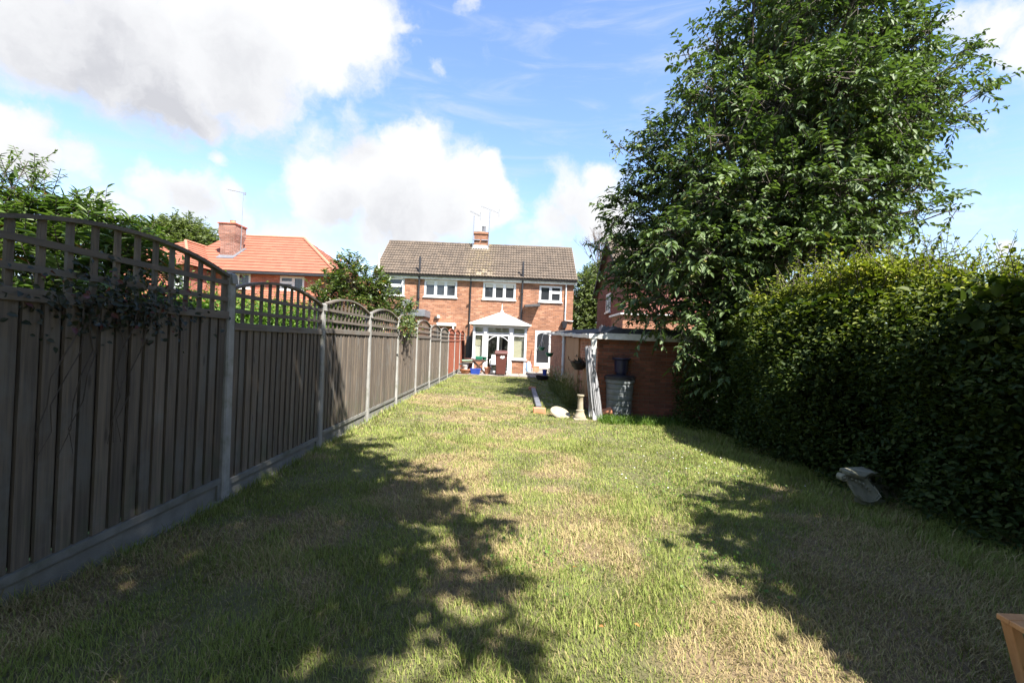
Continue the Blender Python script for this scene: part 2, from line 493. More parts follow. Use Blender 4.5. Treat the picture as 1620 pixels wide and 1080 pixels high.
class MB:
    def __init__(s):
        s.v, s.f = [], []

    def poly(s, pts):
        i = len(s.v)
        s.v += [tuple(p) for p in pts]
        s.f.append(tuple(range(i, i + len(pts))))
        return s

    def hexa(s, p):
        """8 corners: bottom 0-3 counter-clockwise, top 4-7"""
        i = len(s.v)
        s.v += [tuple(q) for q in p]
        for f in ((3, 2, 1, 0), (4, 5, 6, 7), (0, 1, 5, 4), (1, 2, 6, 5), (2, 3, 7, 6), (3, 0, 4, 7)):
            s.f.append(tuple(i + k for k in f))
        return s

    def box(s, x0, x1, y0, y1, z0, z1):
        return s.hexa([(x0, y0, z0), (x1, y0, z0), (x1, y1, z0), (x0, y1, z0), (x0, y0, z1), (x1, y0, z1), (x1, y1, z1), (x0, y1, z1)])

    def bar(s, p, q, w, h, up=(0, 0, 1)):
        p, q = Vector(p), Vector(q)
        d = (q - p).normalized()
        u = Vector(up)
        a = d.cross(u)
        if a.length < 1e-4:
            a = d.cross(Vector((1, 0, 0)))
        a.normalize()
        b = a.cross(d)
        a *= w / 2
        b *= h / 2
        return s.hexa([p - a - b, p + a - b, q + a - b, q - a - b, p - a + b, p + a + b, q + a + b, q - a + b])

    def tube(s, pts, rad, n=8, caps=True):
        pts = [Vector(p) for p in pts]
        if not hasattr(rad, '__len__'):
            rad = [rad] * len(pts)
        base = len(s.v)
        prev = None
        for i, p in enumerate(pts):
            d = (pts[min(i + 1, len(pts) - 1)] - pts[max(i - 1, 0)]).normalized()
            ref = prev if prev is not None else (Vector((0, 0, 1)) if abs(d.z) < .9 else Vector((1, 0, 0)))
            a = (ref - d * ref.dot(d))
            if a.length < 1e-5:
                a = d.orthogonal()
            a.normalize()
            prev = a
            b = d.cross(a)
            for k in range(n):
                t = 2 * math.pi * k / n
                s.v.append(tuple(p + (a * math.cos(t) + b * math.sin(t)) * rad[i]))
        for i in range(len(pts) - 1):
            for k in range(n):
                k2 = (k + 1) % n
                s.f.append((base + i * n + k, base + i * n + k2, base + (i + 1) * n + k2, base + (i + 1) * n + k))
        if caps:
            s.f.append(tuple(base + k for k in range(n))[::-1])
            s.f.append(tuple(base + (len(pts) - 1) * n + k for k in range(n)))
        return s

    def lathe(s, prof, c=(0, 0, 0), n=24, M=None):
        base = len(s.v)
        c = Vector(c)
        for r, z in prof:
            for k in range(n):
                t = 2 * math.pi * k / n
                q = Vector((r * math.cos(t), r * math.sin(t), z))
                if M is not None:
                    q = M @ q
                s.v.append(tuple(c + q))
        for i in range(len(prof) - 1):
            for k in range(n):
                k2 = (k + 1) % n
                s.f.append((base + i * n + k, base + i * n + k2, base + (i + 1) * n + k2, base + (i + 1) * n + k))
        if prof[0][0] > 1e-4:
            s.f.append(tuple(base + k for k in range(n))[::-1])
        if prof[-1][0] > 1e-4:
            s.f.append(tuple(base + (len(prof) - 1) * n + k for k in range(n)))
        return s

    def extrude(s, poly, off):
        off = Vector(off)
        n = len(poly)
        i = len(s.v)
        s.v += [tuple(p) for p in poly] + [tuple(Vector(p) + off) for p in poly]
        s.f.append(tuple(range(i, i + n))[::-1])
        s.f.append(tuple(range(i + n, i + 2 * n)))
        for k in range(n):
            k2 = (k + 1) % n
            s.f.append((i + k, i + k2, i + n + k2, i + n + k))
        return s

    def build(s, name, mat, parent=None, smooth=False, bevel=0.0, origin=None):
        me = bpy.data.meshes.new(name)
        o0 = Vector(origin) if origin is not None else wloc(parent)
        me.from_pydata([(x - o0.x, y - o0.y, z - o0.z) for x, y, z in s.v], [], s.f)
        bm = bmesh.new()
        bm.from_mesh(me)
        bmesh.ops.recalc_face_normals(bm, faces=bm.faces)
        if bevel:
            bmesh.ops.bevel(bm, geom=[e for e in bm.edges if len(e.link_faces) == 2 and e.calc_face_angle(0) > .6],
                            offset=bevel, segments=1, affect='EDGES', profile=.5)
        if smooth:
            for f in bm.faces:
                f.smooth = True
            for e in bm.edges:
                if len(e.link_faces) == 2 and e.calc_face_angle(0) > R(38):
                    e.smooth = False
        bm.to_mesh(me)
        bm.free()
        me.materials.append(mat)
        o = bpy.data.objects.new(name, me)
        if origin is not None:
            o.location = o0 - wloc(parent)
        return link(o, parent)


def np_mesh(name, V, faces, mat, parent=None, attrs=None, kind=None, smooth=False):
    me = bpy.data.meshes.new(name)
    V = np.asarray(V, np.float32)
    if parent is not None:
        V = V - np.array(wloc(parent), np.float32)
    faces = [np.asarray(f, np.int32) for f in faces if len(f)]
    nl = sum(f.size for f in faces)
    npoly = sum(len(f) for f in faces)
    me.vertices.add(len(V))
    me.vertices.foreach_set('co', V.ravel())
    me.loops.add(nl)
    me.loops.foreach_set('vertex_index', np.concatenate([f.ravel() for f in faces]))
    me.polygons.add(npoly)
    tot = np.concatenate([np.full(len(f), f.shape[1], np.int32) for f in faces])
    me.polygons.foreach_set('loop_start', np.concatenate([[0], np.cumsum(tot)[:-1]]).astype(np.int32))
    me.polygons.foreach_set('loop_total', tot)
    if smooth:
        me.polygons.foreach_set('use_smooth', np.ones(npoly, bool))
    for k, a in (attrs or {}).items():
        at_ = me.attributes.new(k, 'FLOAT', 'POINT')
        at_.data.foreach_set('value', np.asarray(a, np.float32))
    me.update(calc_edges=True)
    me.materials.append(mat)
    o = bpy.data.objects.new(name, me)
    if kind:
        o['kind'] = kind
    return link(o, parent)


def unit(a):
    return a / np.maximum(np.linalg.norm(a, axis=-1, keepdims=True), 1e-6)


def leaf_geo(P, D, L, W, fold=0.22, up=None):
    """folded six-cornered leaves: bases P, directions D, lengths L, widths W"""
    n = len(P)
    D = unit(D)
    U = np.tile(np.array([0, 0, 1.0]), (n, 1)) if up is None else up
    U = U + rng.normal(0, .35, (n, 3))
    S = unit(np.cross(D, U))
    N = np.cross(S, D)
    L = L[:, None]
    W = W[:, None]
    h = N * W * fold
    curl = -N * L * 0.10
    v = np.stack([P, P + D * L * .30 + S * W * .46 + h, P + D * L * .68 + S * W * .38 + h + curl * .4, P + D * L + curl,
                  P + D * L * .68 - S * W * .38 + h + curl * .4, P + D * L * .30 - S * W * .46 + h], 1).reshape(-1, 3)
    b = (np.arange(n) * 6)[:, None]
    q = np.concatenate([b + np.array([0, 1, 2, 3]), b + np.array([0, 3, 4, 5])])
    return v, q


def twig_leaves(O, T, LEN, m, ll, lw, droop, spread=0.8):
    """m leaves down each twig (origin O, direction T, length LEN)"""
    n = len(O)
    T = unit(T)
    s = (np.arange(m) + .25) / m
    s = np.tile(s, (n, 1)) + rng.normal(0, .03, (n, m))
    P = O[:, None] + T[:, None] * (LEN[:, None] * s)[..., None]
    P[..., 2] -= droop * .35 * LEN[:, None] * s ** 2
    side = unit(np.cross(T, np.array([0, 0, 1.0]) + rng.normal(0, .3, (n, 3))))
    sg = np.where(np.arange(m) % 2 == 0, 1.0, -1.0)[None, :, None]
    D = T[:, None] * .55 + side[:, None] * sg * spread + rng.normal(0, .22, (n, m, 3))
    D[..., 2] -= droop * (.55 + .6 * rng.random((n, m)))
    N = n * m
    sz = np.repeat(.7 + .55 * rng.random(n), m)
    L = ll * (.65 + .6 * rng.random(N)) * sz
    W = lw * (.7 + .5 * rng.random(N)) * sz
    v, q = leaf_geo(P.reshape(-1, 3), D.reshape(-1, 3), L, W)
    rnd = np.clip(np.repeat(rng.random(n), m) * .55 + rng.random(N) * .45, 0, 1)
    rare = rng.random(N) < .012
    rnd = np.where(rare, .99, rnd * .93)
    return v, q, np.repeat(rnd, 6)


def prisms(A, B, r0, r1):
    """thin three-sided stems from A to B"""
    n = len(A)
    D = unit(B - A)
    S = unit(np.cross(D, np.array([.3, .2, 1.0])))
    T = np.cross(D, S)
    vs = []
    for base, r in ((A, r0), (B, r1)):
        for k in range(3):
            t = 2 * math.pi * k / 3
            vs.append(base + (S * math.cos(t) + T * math.sin(t)) * (r if np.isscalar(r) else r[:, None]))
    v = np.stack(vs, 1).reshape(-1, 3)
    b = (np.arange(n) * 6)[:, None]
    q = np.concatenate([b + np.array([k, (k + 1) % 3, 3 + (k + 1) % 3, 3 + k]) for k in range(3)])
    return v, q


def lobe_twigs(lobes, dens, tl, outward=.8, upw=.25, shell=.45):
    O, T, LN = [], [], []
    for (c, r) in lobes:
        n = max(4, int(dens * r * r))
        d = unit(rng.normal(0, 1, (n, 3)))
        rad = r * (1 - shell * rng.random(n) ** 1.3)
        rr = np.array([r, r, r * .85])
        O.append(np.array(c) + d * rad[:, None] * rr / r)
        T.append(unit(d * outward + np.array([0, 0, upw]) + rng.normal(0, .38, (n, 3))))
        LN.append(tl * (.55 + .8 * rng.random(n)))
    return np.concatenate(O), np.concatenate(T), np.concatenate(LN)


def in_view(P, margin=1.06):
    """mask of points that fall inside the photograph's frame"""
    x, y, z = P[:, 0], np.maximum(P[:, 1], 1e-3), P[:, 2] - CAM_H
    c, s = math.cos(ROLL), math.sin(ROLL)
    up, vp = x / y, -z / y
    u = up * c - vp * s
    v = up * s + vp * c
    return (P[:, 1] > 0.02) & (np.abs(u) < 810 / F * margin) & (np.abs(v) < 540 / F * margin)


def make_tree(name, label, cat, base, lobes, dens, tl, m, ll, lw, droop, leaf, bark=None, trunk_r=.18, trunk_top=None,
              group=None, cull=False, shell=.45, stems=True, upw=.25, limb_n=3, spread=.8):
    bark = bark or M_bark
    base = Vector(base)
    root = thing(name, label, cat, base, group)
    cen = sum((Vector(c) for c, r in lobes), Vector()) / len(lobes)
    top = Vector(trunk_top) if trunk_top else Vector((base.x * .6 + cen.x * .4, base.y * .6 + cen.y * .4, base.z + (cen.z - base.z) * .55))
    mb = MB()
    k = 7
    pts = [base.lerp(top, i / (k - 1)) + Vector((random.uniform(-1, 1), random.uniform(-1, 1), 0)) * trunk_r * .35 * (i > 0) for i in range(k)]
    pts[0] = base - Vector((0, 0, .1))
    mb.tube(pts, [trunk_r * (1.35 if i == 0 else 1.05 - .45 * i / k) for i in range(k)], 10)
    mb.build('trunk', bark, root, smooth=True)
    lb = MB()
    for (c, r) in lobes:
        c = Vector(c)
        st = pts[random.choice([k - 2, k - 1, k - 3])]
        mid = st.lerp(c, .5) + Vector((random.uniform(-.2, .2), random.uniform(-.2, .2), .12 * (c - st).length))
        r0 = trunk_r * (.07 + .15 * min(r, 1.6))
        lb.tube([st, mid, c], [r0 * 1.5, r0, r0 * .5], 6)
        for j in range(limb_n):
            d = Vector(np.random.default_rng(random.randint(0, 10 ** 6)).normal(0, 1, 3)).normalized()
            d.z = abs(d.z) * .6
            lb.tube([c, c + d * r * .45 + Vector((0, 0, .05)), c + d * r * .9], [r0 * .45, r0 * .3, r0 * .12], 5, caps=False)
    lb.build('limbs', bark, root, smooth=True)
    O, T, LN = lobe_twigs(lobes, dens, tl, upw=upw, shell=shell)
    if cull:
        keep = ~(in_view(O) | in_view(O + T * LN[:, None]))
        O, T, LN = O[keep], T[keep], LN[keep]
    v, q, rn = twig_leaves(O, T, LN, m, ll, lw, droop, spread)
    np_mesh('crown', v, [q], leaf, root, {'rnd': rn}, kind='stuff')
    if stems:
        E = O + T * LN[:, None]
        E[:, 2] -= droop * .35 * LN
        v, q = prisms(O - T * .25, E, .008 * (tl / .5), .003)
        np_mesh('twigs', v, [q], bark, root, kind='stuff')
    return root


def plobes(lst):
    return [(tuple(at(px, py, Y)), r) for px, py, Y, r in lst]


# value noise for the lawn
GR = rng.random((6, 64, 64))


def vnoise(x, y, s, k=0):
    x = np.asarray(x) / s + 100
    y = np.asarray(y) / s + 100
    xi, yi = np.floor(x).astype(int), np.floor(y).astype(int)
    fx, fy = x - xi, y - yi
    fx, fy = fx * fx * (3 - 2 * fx), fy * fy * (3 - 2 * fy)
    g = GR[k]
    a, b = g[xi % 64, yi % 64], g[(xi + 1) % 64, yi % 64]
    c, d = g[xi % 64, (yi + 1) % 64], g[(xi + 1) % 64, (yi + 1) % 64]
    return (a * (1 - fx) + b * fx) * (1 - fy) + (c * (1 - fx) + d * fx) * fy


def gz(x, y):
    """height of the lawn"""
    x, y = np.asarray(x, float), np.asarray(y, float)
    return (.05 * np.exp(-((y - 10.5) / 4) ** 2) * np.exp(-((x + 2.4) / 1.4) ** 2)
            + .11 * np.exp(-((y - 1.6) / 1.1) ** 2) * np.exp(-((x + 2.5) / .55) ** 2)
            + .03 * (vnoise(x, y, 1.1, 0) - .5) + .015 * (vnoise(x, y, .35, 1) - .5))


STRAW = [(onground(px, py), r, a) for px, py, r, a in [
    (680, 770, .75, .8), (750, 760, .6, .7), (640, 690, .6, .5), (860, 735, .7, .5), (1200, 775, .5, .85), (1170, 770, .35, .6),
    (1100, 960, .5, .6), (1250, 1040, .5, .8), (1350, 1060, .4, .6), (930, 830, .5, .4), (800, 700, .9, .4), (760, 655, 1.5, .55),
    (720, 640, 1.4, .4), (860, 680, .8, .5), (590, 660, .4, .6), (660, 760, .5, .5), (1010, 880, .4, .35), (780, 880, .35, .55),
    (690, 930, .3, .5), (900, 1000, .3, .3), (1180, 1010, .35, .5), (1330, 850, .35, .5), (320, 850, .3, .5), (1050, 1040, .3, .5),
    (610, 720, .4, -.6), (640, 650, .6, -.5), (1080, 760, .7, -.8), (1150, 730, .8, -.7), (980, 690, .9, -.6), (1000, 970, .35, -.4),
    (830, 920, .35, -.5), (500, 1010, .5, -.1), (250, 1020, .4, -.2), (1480, 1000, .7, .8), (1560, 960, .6, .8), (1400, 920, .6, .5), (120, 980, .5, .5), (420, 900, .6, .45), (600, 860, .5, .4), (250, 930, .5, .4), (560, 960, .4, .35), (760, 610, 2.0, -.3), (960, 1040, .3, -.4), (1120, 860, .5, -.4),
    (780, 760, .25, -.8), (1050, 700, .8, -.6)]]


def straw(x, y):
    s = .18 + .95 * (vnoise(x, y, .8, 2) - .5) + .75 * (vnoise(x, y, .27, 3) - .5) + .35 * (vnoise(x, y, 2.2, 4) - .5)
    for p, r, a in STRAW:
        k = 1.0 + .55 * p.y / 6
        s = s + a * (.42 if a > 0 else .6) * np.exp(-(((x - p.x) / r) ** 2 + ((y - p.y) / (r * k)) ** 2))
    s = np.clip((s - .22) / .5, 0, 1)
    return s * s * (3 - 2 * s)


# ================================================================== the setting
def sheet(name, x0, x1, y0, y1, z, mat, nx=2, ny=2, parent=None):
    xs, ys = np.linspace(x0, x1, nx), np.linspace(y0, y1, ny)
    X, Y = np.meshgrid(xs, ys)
    Z = z(X, Y) if callable(z) else np.full_like(X, z)
    V = np.stack([X, Y, Z], -1).reshape(-1, 3)
    i = (np.arange(ny - 1)[:, None] * nx + np.arange(nx - 1)[None]).ravel()[:, None]
    q = i + np.array([0, 1, nx + 1, nx])
    at_ = {'straw': straw(X.ravel(), Y.ravel())} if mat is M_lawn else None
    return np_mesh(name, V, [q], mat, parent, at_, smooth=True)


g = sheet('ground', -400, 400, -120, 700, -0.12, simple('rough_ground', (0.09, 0.10, 0.04), (0.12, 0.10, 0.055), .4, .95, .5, 9))
tag(g, 'rough ground stretching away beyond the garden', 'ground', kind='structure')
LX0, LX1, LY0, LY1 = -2.42, 5.4, -5.0, 20.0
lw_ = sheet('lawn', LX0, LX1, LY0, LY1, gz, M_lawn, 180, 480)
tag(lw_, 'patchy half dry lawn between the fence and the hedge', 'lawn', kind='structure')
ng = sheet('neighbouring_lawn', -24, -2.6, -4, 24.5, -0.03, simple('neighbour_grass', (0.085, 0.14, 0.03), (0.11, 0.15, 0.045), 3, .95, .6, 30))
tag(ng, 'neighbouring lawn beyond the fence', 'lawn', kind='structure')


def grass():
    zones = [(1.5, 3.0, 12500, 1.0), (3.0, 4.5, 9000, 1.15), (4.5, 7.0, 4700, 1.5), (7.0, 11.0, 2100, 2.2), (11.0, 20.0, 950, 3.4)]
    P, ws, ls = [], [], []
    for y0, y1, den, wk in zones:
        xa, xb = -2.41, min(4.4, 1.2 * y1)
        n = int(den * (xb - xa) * (y1 - y0))
        p = np.stack([xa + (xb - xa) * rng.random(n), y0 + (y1 - y0) * rng.random(n)], 1)
        # not under the shed
        keep = ~((p[:, 0] > 1.78) & (p[:, 1] > 9.55))
        p = p[keep]
        clump = vnoise(p[:, 0], p[:, 1], .16, 5)
        p = p[rng.random(len(p)) < .35 + .9 * clump]
        P.append(p)
        ws.append(np.full(len(p), wk))
    P = np.concatenate(P)
    wk = np.concatenate(ws)
    n = len(P)
    s = straw(P[:, 0], P[:, 1])
    dry = (rng.random(n) < np.maximum(s * .74, .11)).astype(float)
    tint = np.clip(dry * (.75 + .35 * rng.random(n)) + (1 - dry) * (rng.random(n) * .28), 0, 1)
    z = gz(P[:, 0], P[:, 1])
    edge = np.exp(-((P[:, 0] + 2.42) / .12) ** 2) + np.exp(-((P[:, 0] - 3.5) / .5) ** 2) * (P[:, 1] < 9)
    tall = vnoise(P[:, 0], P[:, 1], .5, 1)
    L = (.028 + .04 * rng.random(n) ** 1.5) * (.5 + .9 * tall) * (1 + 1.3 * edge) * (1 - .15 * dry)
    far = np.clip((P[:, 1] - 8) / 8, 0, 1)
    L *= 1 - .25 * far
    W = (.0026 + .0026 * rng.random(n)) * wk
    flow = vnoise(P[:, 0], P[:, 1], .45, 0) * 9.0
    a = np.where(rng.random(n) < .3, flow + rng.normal(0, .7, n), rng.random(n) * 6.283)
    lean = np.clip(np.where(dry > 0, .95 + .35 * rng.random(n), .25 + .75 * rng.random(n)), 0, 1.35)
    longd = (rng.random(n) < .10) * dry
    L = L * (1 + .9 * longd)
    H = np.stack([np.cos(a), np.sin(a), np.zeros(n)], 1)
    S = np.stack([-np.sin(a), np.cos(a), np.zeros(n)], 1) * (W / 2)[:, None]
    B = np.stack([P[:, 0], P[:, 1], z - .004 + .012 * rng.random(n) * dry], 1)
    up = np.array([0, 0, 1.0])
    m1 = np.sin(lean * .55)[:, None] * H + np.cos(lean * .55)[:, None] * up
    m2 = np.sin(np.minimum(lean * 1.15, 1.5))[:, None] * H + np.cos(np.minimum(lean * 1.15, 1.5))[:, None] * up
    mid = B + m1 * (L * .5)[:, None]
    tip = mid + m2 * (L * .5)[:, None]
    v = np.stack([B - S, B + S, mid + S * .8, mid - S * .8, tip], 1).reshape(-1, 3)
    b = (np.arange(n) * 5)[:, None]
    q = b + np.array([0, 1, 2, 3])
    t = b + np.array([3, 2, 4])
    o = np_mesh('grass', v, [q, t], M_grass, None, {'straw': np.repeat(tint, 5), 'rnd': np.repeat(rng.random(n), 5)})
    tag(o, 'mixed green and straw coloured grass covering the lawn', 'grass', kind='stuff')
    print('blades', n)


grass()


def patio():
    base = MB().box(-2.4, 1.78, 19.95, 24.59, -.1, .03).build('patio', M_mortar)
    tag(base, 'paved terrace in front of the conservatory and back door', 'patio', kind='structure')
    sl = MB().box(0, .44, 0, .44, 0, .022).build('paving_slab', M_slab, base, bevel=.006, origin=(0, 0, 0))
    me = sl.data
    first = True
    for j in range(10):
        for i in range(9):
            x, y = -2.38 + i * .4605, 19.98 + j * .4605
            o = sl if first else link(sl.copy(), base)
            first = False
            o.location = (x, y, .031 + random.uniform(-.004, .004))
            o.rotation_euler = (random.uniform(-.004, .004), random.uniform(-.004, .004), random.uniform(-.008, .008))


patio()

# ================================================================== fence
PY = [3.92 + 1.93 * (i - 1) for i in range(0, 12)]          # post centres, 0 lies just outside the frame
PTOP = [1.97, 1.96, 1.87, 1.89, 1.91, 1.95, 1.92, 1.87, 1.84, 1.86, 1.88, 1.9]
TE = [1.93, 1.84, 1.86, 1.87, 1.90, 1.87, 1.82, 1.80, 1.82, 1.84, 1.86]
GB = [.22, .175, .22, .23, .24, .24, .22, .19, .19, .2, .2]
ORD = ['first', 'second', 'third', 'fourth', 'fifth', 'sixth', 'seventh', 'eighth', 'ninth', 'tenth', 'eleventh', 'twelfth']
FX = -2.45


def fence():
    # posts, counted from the house end
    for i, y in enumerate(PY):
        k = ORD[11 - i]
        p = thing('concrete_post', '%s concrete fence post counting from the house end' % k, 'fence post', (FX, y, 0), 'concrete fence posts')
        mb = MB()
        t = PTOP[i]
        mb.hexa([(FX - .05, y - .05, -.1), (FX + .05, y - .05, -.1), (FX + .05, y + .05, -.1), (FX - .05, y + .05, -.1),
                 (FX - .05, y - .047, t), (FX + .03, y - .047, t + .004), (FX + .03, y + .047, t + .004), (FX - .05, y + .047, t)])
        mb.build('post_shaft', M_conc, p, bevel=.012)
        cap = MB().hexa([(FX + .03, y - .038, t - .09), (FX + .052, y - .038, t - .09), (FX + .052, y + .038, t - .09), (FX + .03, y + .038, t - .09),
                         (FX + .028, y - .036, t - .004), (FX + .04, y - .036, t - .012), (FX + .04, y + .036, t - .012), (FX + .028, y + .036, t - .004)])
        cap.build('weathered_top', M_conc, p)
    for i in range(11):
        y0, y1 = PY[i] + .045, PY[i + 1] - .045
        w = y1 - y0
        te, gb = TE[i], GB[i]
        red = i >= 8
        n_house = ORD[10 - i]
        if red:
            lab = '%s reddish stained fence panel counting from the house end' % n_house
        else:
            lab = '%s weathered grey fence panel from the stained red ones, arched trellis top' % ORD[7 - i]
        board_m = M_woodred if red else M_wood
        rail_m = M_woodred if red else M_woodrail
        p = thing('fence_panel', lab, 'fence panel', (FX, y0, gb), 'arched trellis fence panels')
        railtop = te - .30
        # seventeen upright boards with open joints, a backing behind
        pit = w / 17
        bt = railtop - .05
        bm_ = MB().hexa([(.004, .004, .002), (.022, .004, .002), (.013, pit - .011, .002), (.004, pit - .011, .002),
                         (.004, .004, bt - gb), (.022, .004, bt - gb), (.013, pit - .011, bt - gb), (.004, pit - .011, bt - gb)])
        b0 = bm_.build('board', board_m, p, origin=(0, 0, 0))
        for k in range(17):
            o = b0 if k == 0 else link(b0.copy(), p)
            o.location = (random.uniform(-.004, .004), k * pit, 0)
            o.rotation_euler = (random.uniform(-.002, .002), 0, random.uniform(-.03, .02))
        MB().box(FX - .048, FX - .034, y0, y1, gb + .01, bt).build('backing', board_m, p)
        MB().box(FX - .02, FX + .034, y0, y1, railtop - .066, railtop).build('base_rail', rail_m, p, bevel=.003)
        rise = .135
        c = (y0 + y1) / 2

        def arch(y):
            return te + rise * (1 - ((y - c) / (w / 2)) ** 2)
        for dz in (.18, .04):
            MB().box(FX + .004, FX + .022, y0, y1, te - dz - .036, te - dz).build('cross_lath', rail_m, p)
        for k in range(13):
            yy = y0 + .018 + (w - .036) * k / 12
            hw = .018 if 0 < k < 12 else .024
            yy = min(max(yy, y0 + hw), y1 - hw)
            MB().box(FX - .014, FX + .003, yy - hw, yy + hw, railtop + .001, arch(yy) - .012).build('upright_lath', board_m, p)
        ar = MB()
        N = 18
        for k in range(N):
            a, b = y0 + w * k / N, y0 + w * (k + 1) / N
            za, zb = arch(a), arch(b)
            ar.hexa([(FX - .026, a, za - .012), (FX + .03, a, za - .012), (FX + .03, b, zb - .012), (FX - .026, b, zb - .012),
                     (FX - .026, a, za + .012), (FX + .03, a, za + .012), (FX + .03, b, zb + .012), (FX - .026, b, zb + .012)])
        ar.build('arched_cap', rail_m, p)
        # gravel board: recessed face with a lip all round
        gbn = tag(bpy.data.objects.new('gravel_board', None), 'concrete gravel board under the %s fence panel from the house end' % n_house, 'gravel board', 'concrete gravel boards')
        gbn.location = (FX, y0, 0)
        COL.objects.link(gbn)
        MB().box(FX - .025, FX + .012, y0, y1, -.08, gb - .001).build('slab_face', M_gravel, gbn)
        li = MB()
        f0, f1 = FX + .011, FX + .032
        zb = float(gz(-2.42, c)) + .012
        li.box(f0, f1, y0, y1, gb - .05, gb - .003)
        li.box(f0, f1 + .016, y0, y1, -.08, zb)
        li.box(f0, f1, y0, y0 + .05, zb + .001, gb - .051)
        li.box(f0, f1, y1 - .05, y1, zb + .001, gb - .051)
        li.build('raised_border', M_gravel, gbn)


fence()


def climber(name, label, P0, spread_, n, ll, lw, trail=None):
    root = thing(name, label, 'climber', (P0[0], P0[1], 0))
    P = np.array(P0) + rng.normal(0, 1, (n, 3)) * np.array(spread_)
    P[:, 0] = np.maximum(P[:, 0], FX + .02)
    D = rng.normal(0, 1, (n, 3)) * np.array([.5, 1, .6]) + np.array([.5, 0, -.5])
    L = ll * (.6 + .7 * rng.random(n))
    v, q = leaf_geo(P, D, L, L * lw, up=np.tile([1.0, 0, .4], (n, 1)))
    np_mesh('foliage', v, [q], L_ivy, root, {'rnd': np.repeat(rng.random(n), 6)}, kind='stuff')
    st = MB()
    for k in range(7):
        y = P0[1] + random.uniform(-1, 1) * spread_[1]
        z = P0[2]
        pts = [(FX + .05, y, z)]
        for j in range(6):
            y += random.uniform(-.09, .05)
            z -= (trail or .5) / 6
            pts.append((FX + .035 + random.uniform(0, .03), y, z))
        st.tube(pts, [.006, .005, .005, .004, .004, .003, .002], 4)
    st.build('stems', M_bark, root)
    return root


climber('climbing_plant', 'dark reddish leaved climber sprawling over the trellis of the near dark fence panel', (FX + .045, 2.82, 1.60), (.03, .30, .10), 750, .036, .7, .85)
c2 = climber('climbing_plant', 'leafy sprig of climber hanging over the pale sunlit fence panels', (FX + .08, 10.2, 1.78), (.10, .32, .13), 500, .07, .6, .4)
for o in c2.children:
    if o.name.startswith('foliage'):
        o.data.materials[0] = L_camellia

# ================================================================== main house
HY = 24.6


def facade(mb, x0, x1, z0, z1, Y, holes, depth=.09):
    """wall facing the camera with openings and reveals"""
    xs = sorted({x0, x1, *[h[0] for h in holes], *[h[1] for h in holes]})
    zs = sorted({z0, z1, *[h[2] for h in holes], *[h[3] for h in holes]})
    for a, b in zip(xs, xs[1:]):
        for c, d in zip(zs, zs[1:]):
            mx, mz = (a + b) / 2, (c + d) / 2
            if any(h[0] < mx < h[1] and h[2] < mz < h[3] for h in holes):
                continue
            mb.poly([(a, Y, c), (b, Y, c), (b, Y, d), (a, Y, d)])
    for a, b, c, d in holes:
        y2 = Y + depth
        mb.poly([(a, Y, c), (a, y2, c), (a, y2, d), (a, Y, d)])
        mb.poly([(b, Y, c), (b, y2, c), (b, y2, d), (b, Y, d)])
        mb.poly([(a, Y, d), (b, Y, d), (b, y2, d), (a, y2, d)])
        mb.poly([(a, Y, c), (b, Y, c), (b, y2, c), (a, y2, c)])


def window(parent, x0, x1, z0, z1, Y, lights, transom=None, glass=None, fr=.07, sill=True, curtain=False, name='window', leaded=False):
    """casement window: lights = relative widths; transom = {light index: height fraction}"""
    glass = glass or M_glassdark
    Yf = Y + .02
    mb = MB()
    mb.box(x0, x1, Yf, Yf + .06, z0, z0 + fr)
    mb.box(x0, x1, Yf, Yf + .06, z1 - fr, z1)
    mb.box(x0, x0 + fr, Yf, Yf + .06, z0 + fr, z1 - fr)
    mb.box(x1 - fr, x1, Yf, Yf + .06, z0 + fr, z1 - fr)
    tot = sum(lights)
    xa = x0 + fr
    W = x1 - x0 - 2 * fr
    panes = []
    for i, l in enumerate(lights):
        xb = xa + W * l / tot
        a = xa + (fr * .55 if i else 0)
        b = xb - (fr * .55 if i < len(lights) - 1 else 0)
        if i < len(lights) - 1:
            mb.box(xb - fr * .55, xb + fr * .55, Yf, Yf + .06, z0 + fr, z1 - fr)
        # sash frame
        s = .035
        zc = [z0 + fr, z1 - fr]
        if transom and i in transom:
            zt = z0 + fr + (z1 - z0 - 2 * fr) * transom[i]
            mb.box(a, b, Yf, Yf + .06, zt - .035, zt + .035)
            cells = [(zc[0], zt - .035), (zt + .035, zc[1])]
        else:
            cells = [tuple(zc)]
        for c, d in cells:
            mb.box(a, a + s, Yf - .012, Yf + .05, c, d)
            mb.box(b - s, b, Yf - .012, Yf + .05, c, d)
            mb.box(a + s, b - s, Yf - .012, Yf + .05, c, c + s)
            mb.box(a + s, b - s, Yf - .012, Yf + .05, d - s, d)
            panes.append((a + s, b - s, c + s, d - s))
        xa = xb
    w = mb.build(name, M_white, parent)
    for a, b, c, d in panes:
        MB().box(a, b, Yf + .028, Yf + .036, c, d).build('pane', glass, w)
        if leaded:
            ld = MB()
            nx, nz = max(2, int((b - a) / .16)), max(2, int((d - c) / .2))
            for k in range(1, nx):
                x = a + (b - a) * k / nx
                ld.box(x - .006, x + .006, Yf + .018, Yf + .028, c, d)
            for k in range(1, nz):
                z = c + (d - c) * k / nz
                ld.box(a, b, Yf + .0175, Yf + .0275, z - .006, z + .006)
            ld.build('leading', M_lead, w)
    if sill:
        MB().box(x0 - .05, x1 + .05, Y - .07, Yf, z0 - .05, z0 + .002).build('sill', M_white, w, bevel=.006)
    return w


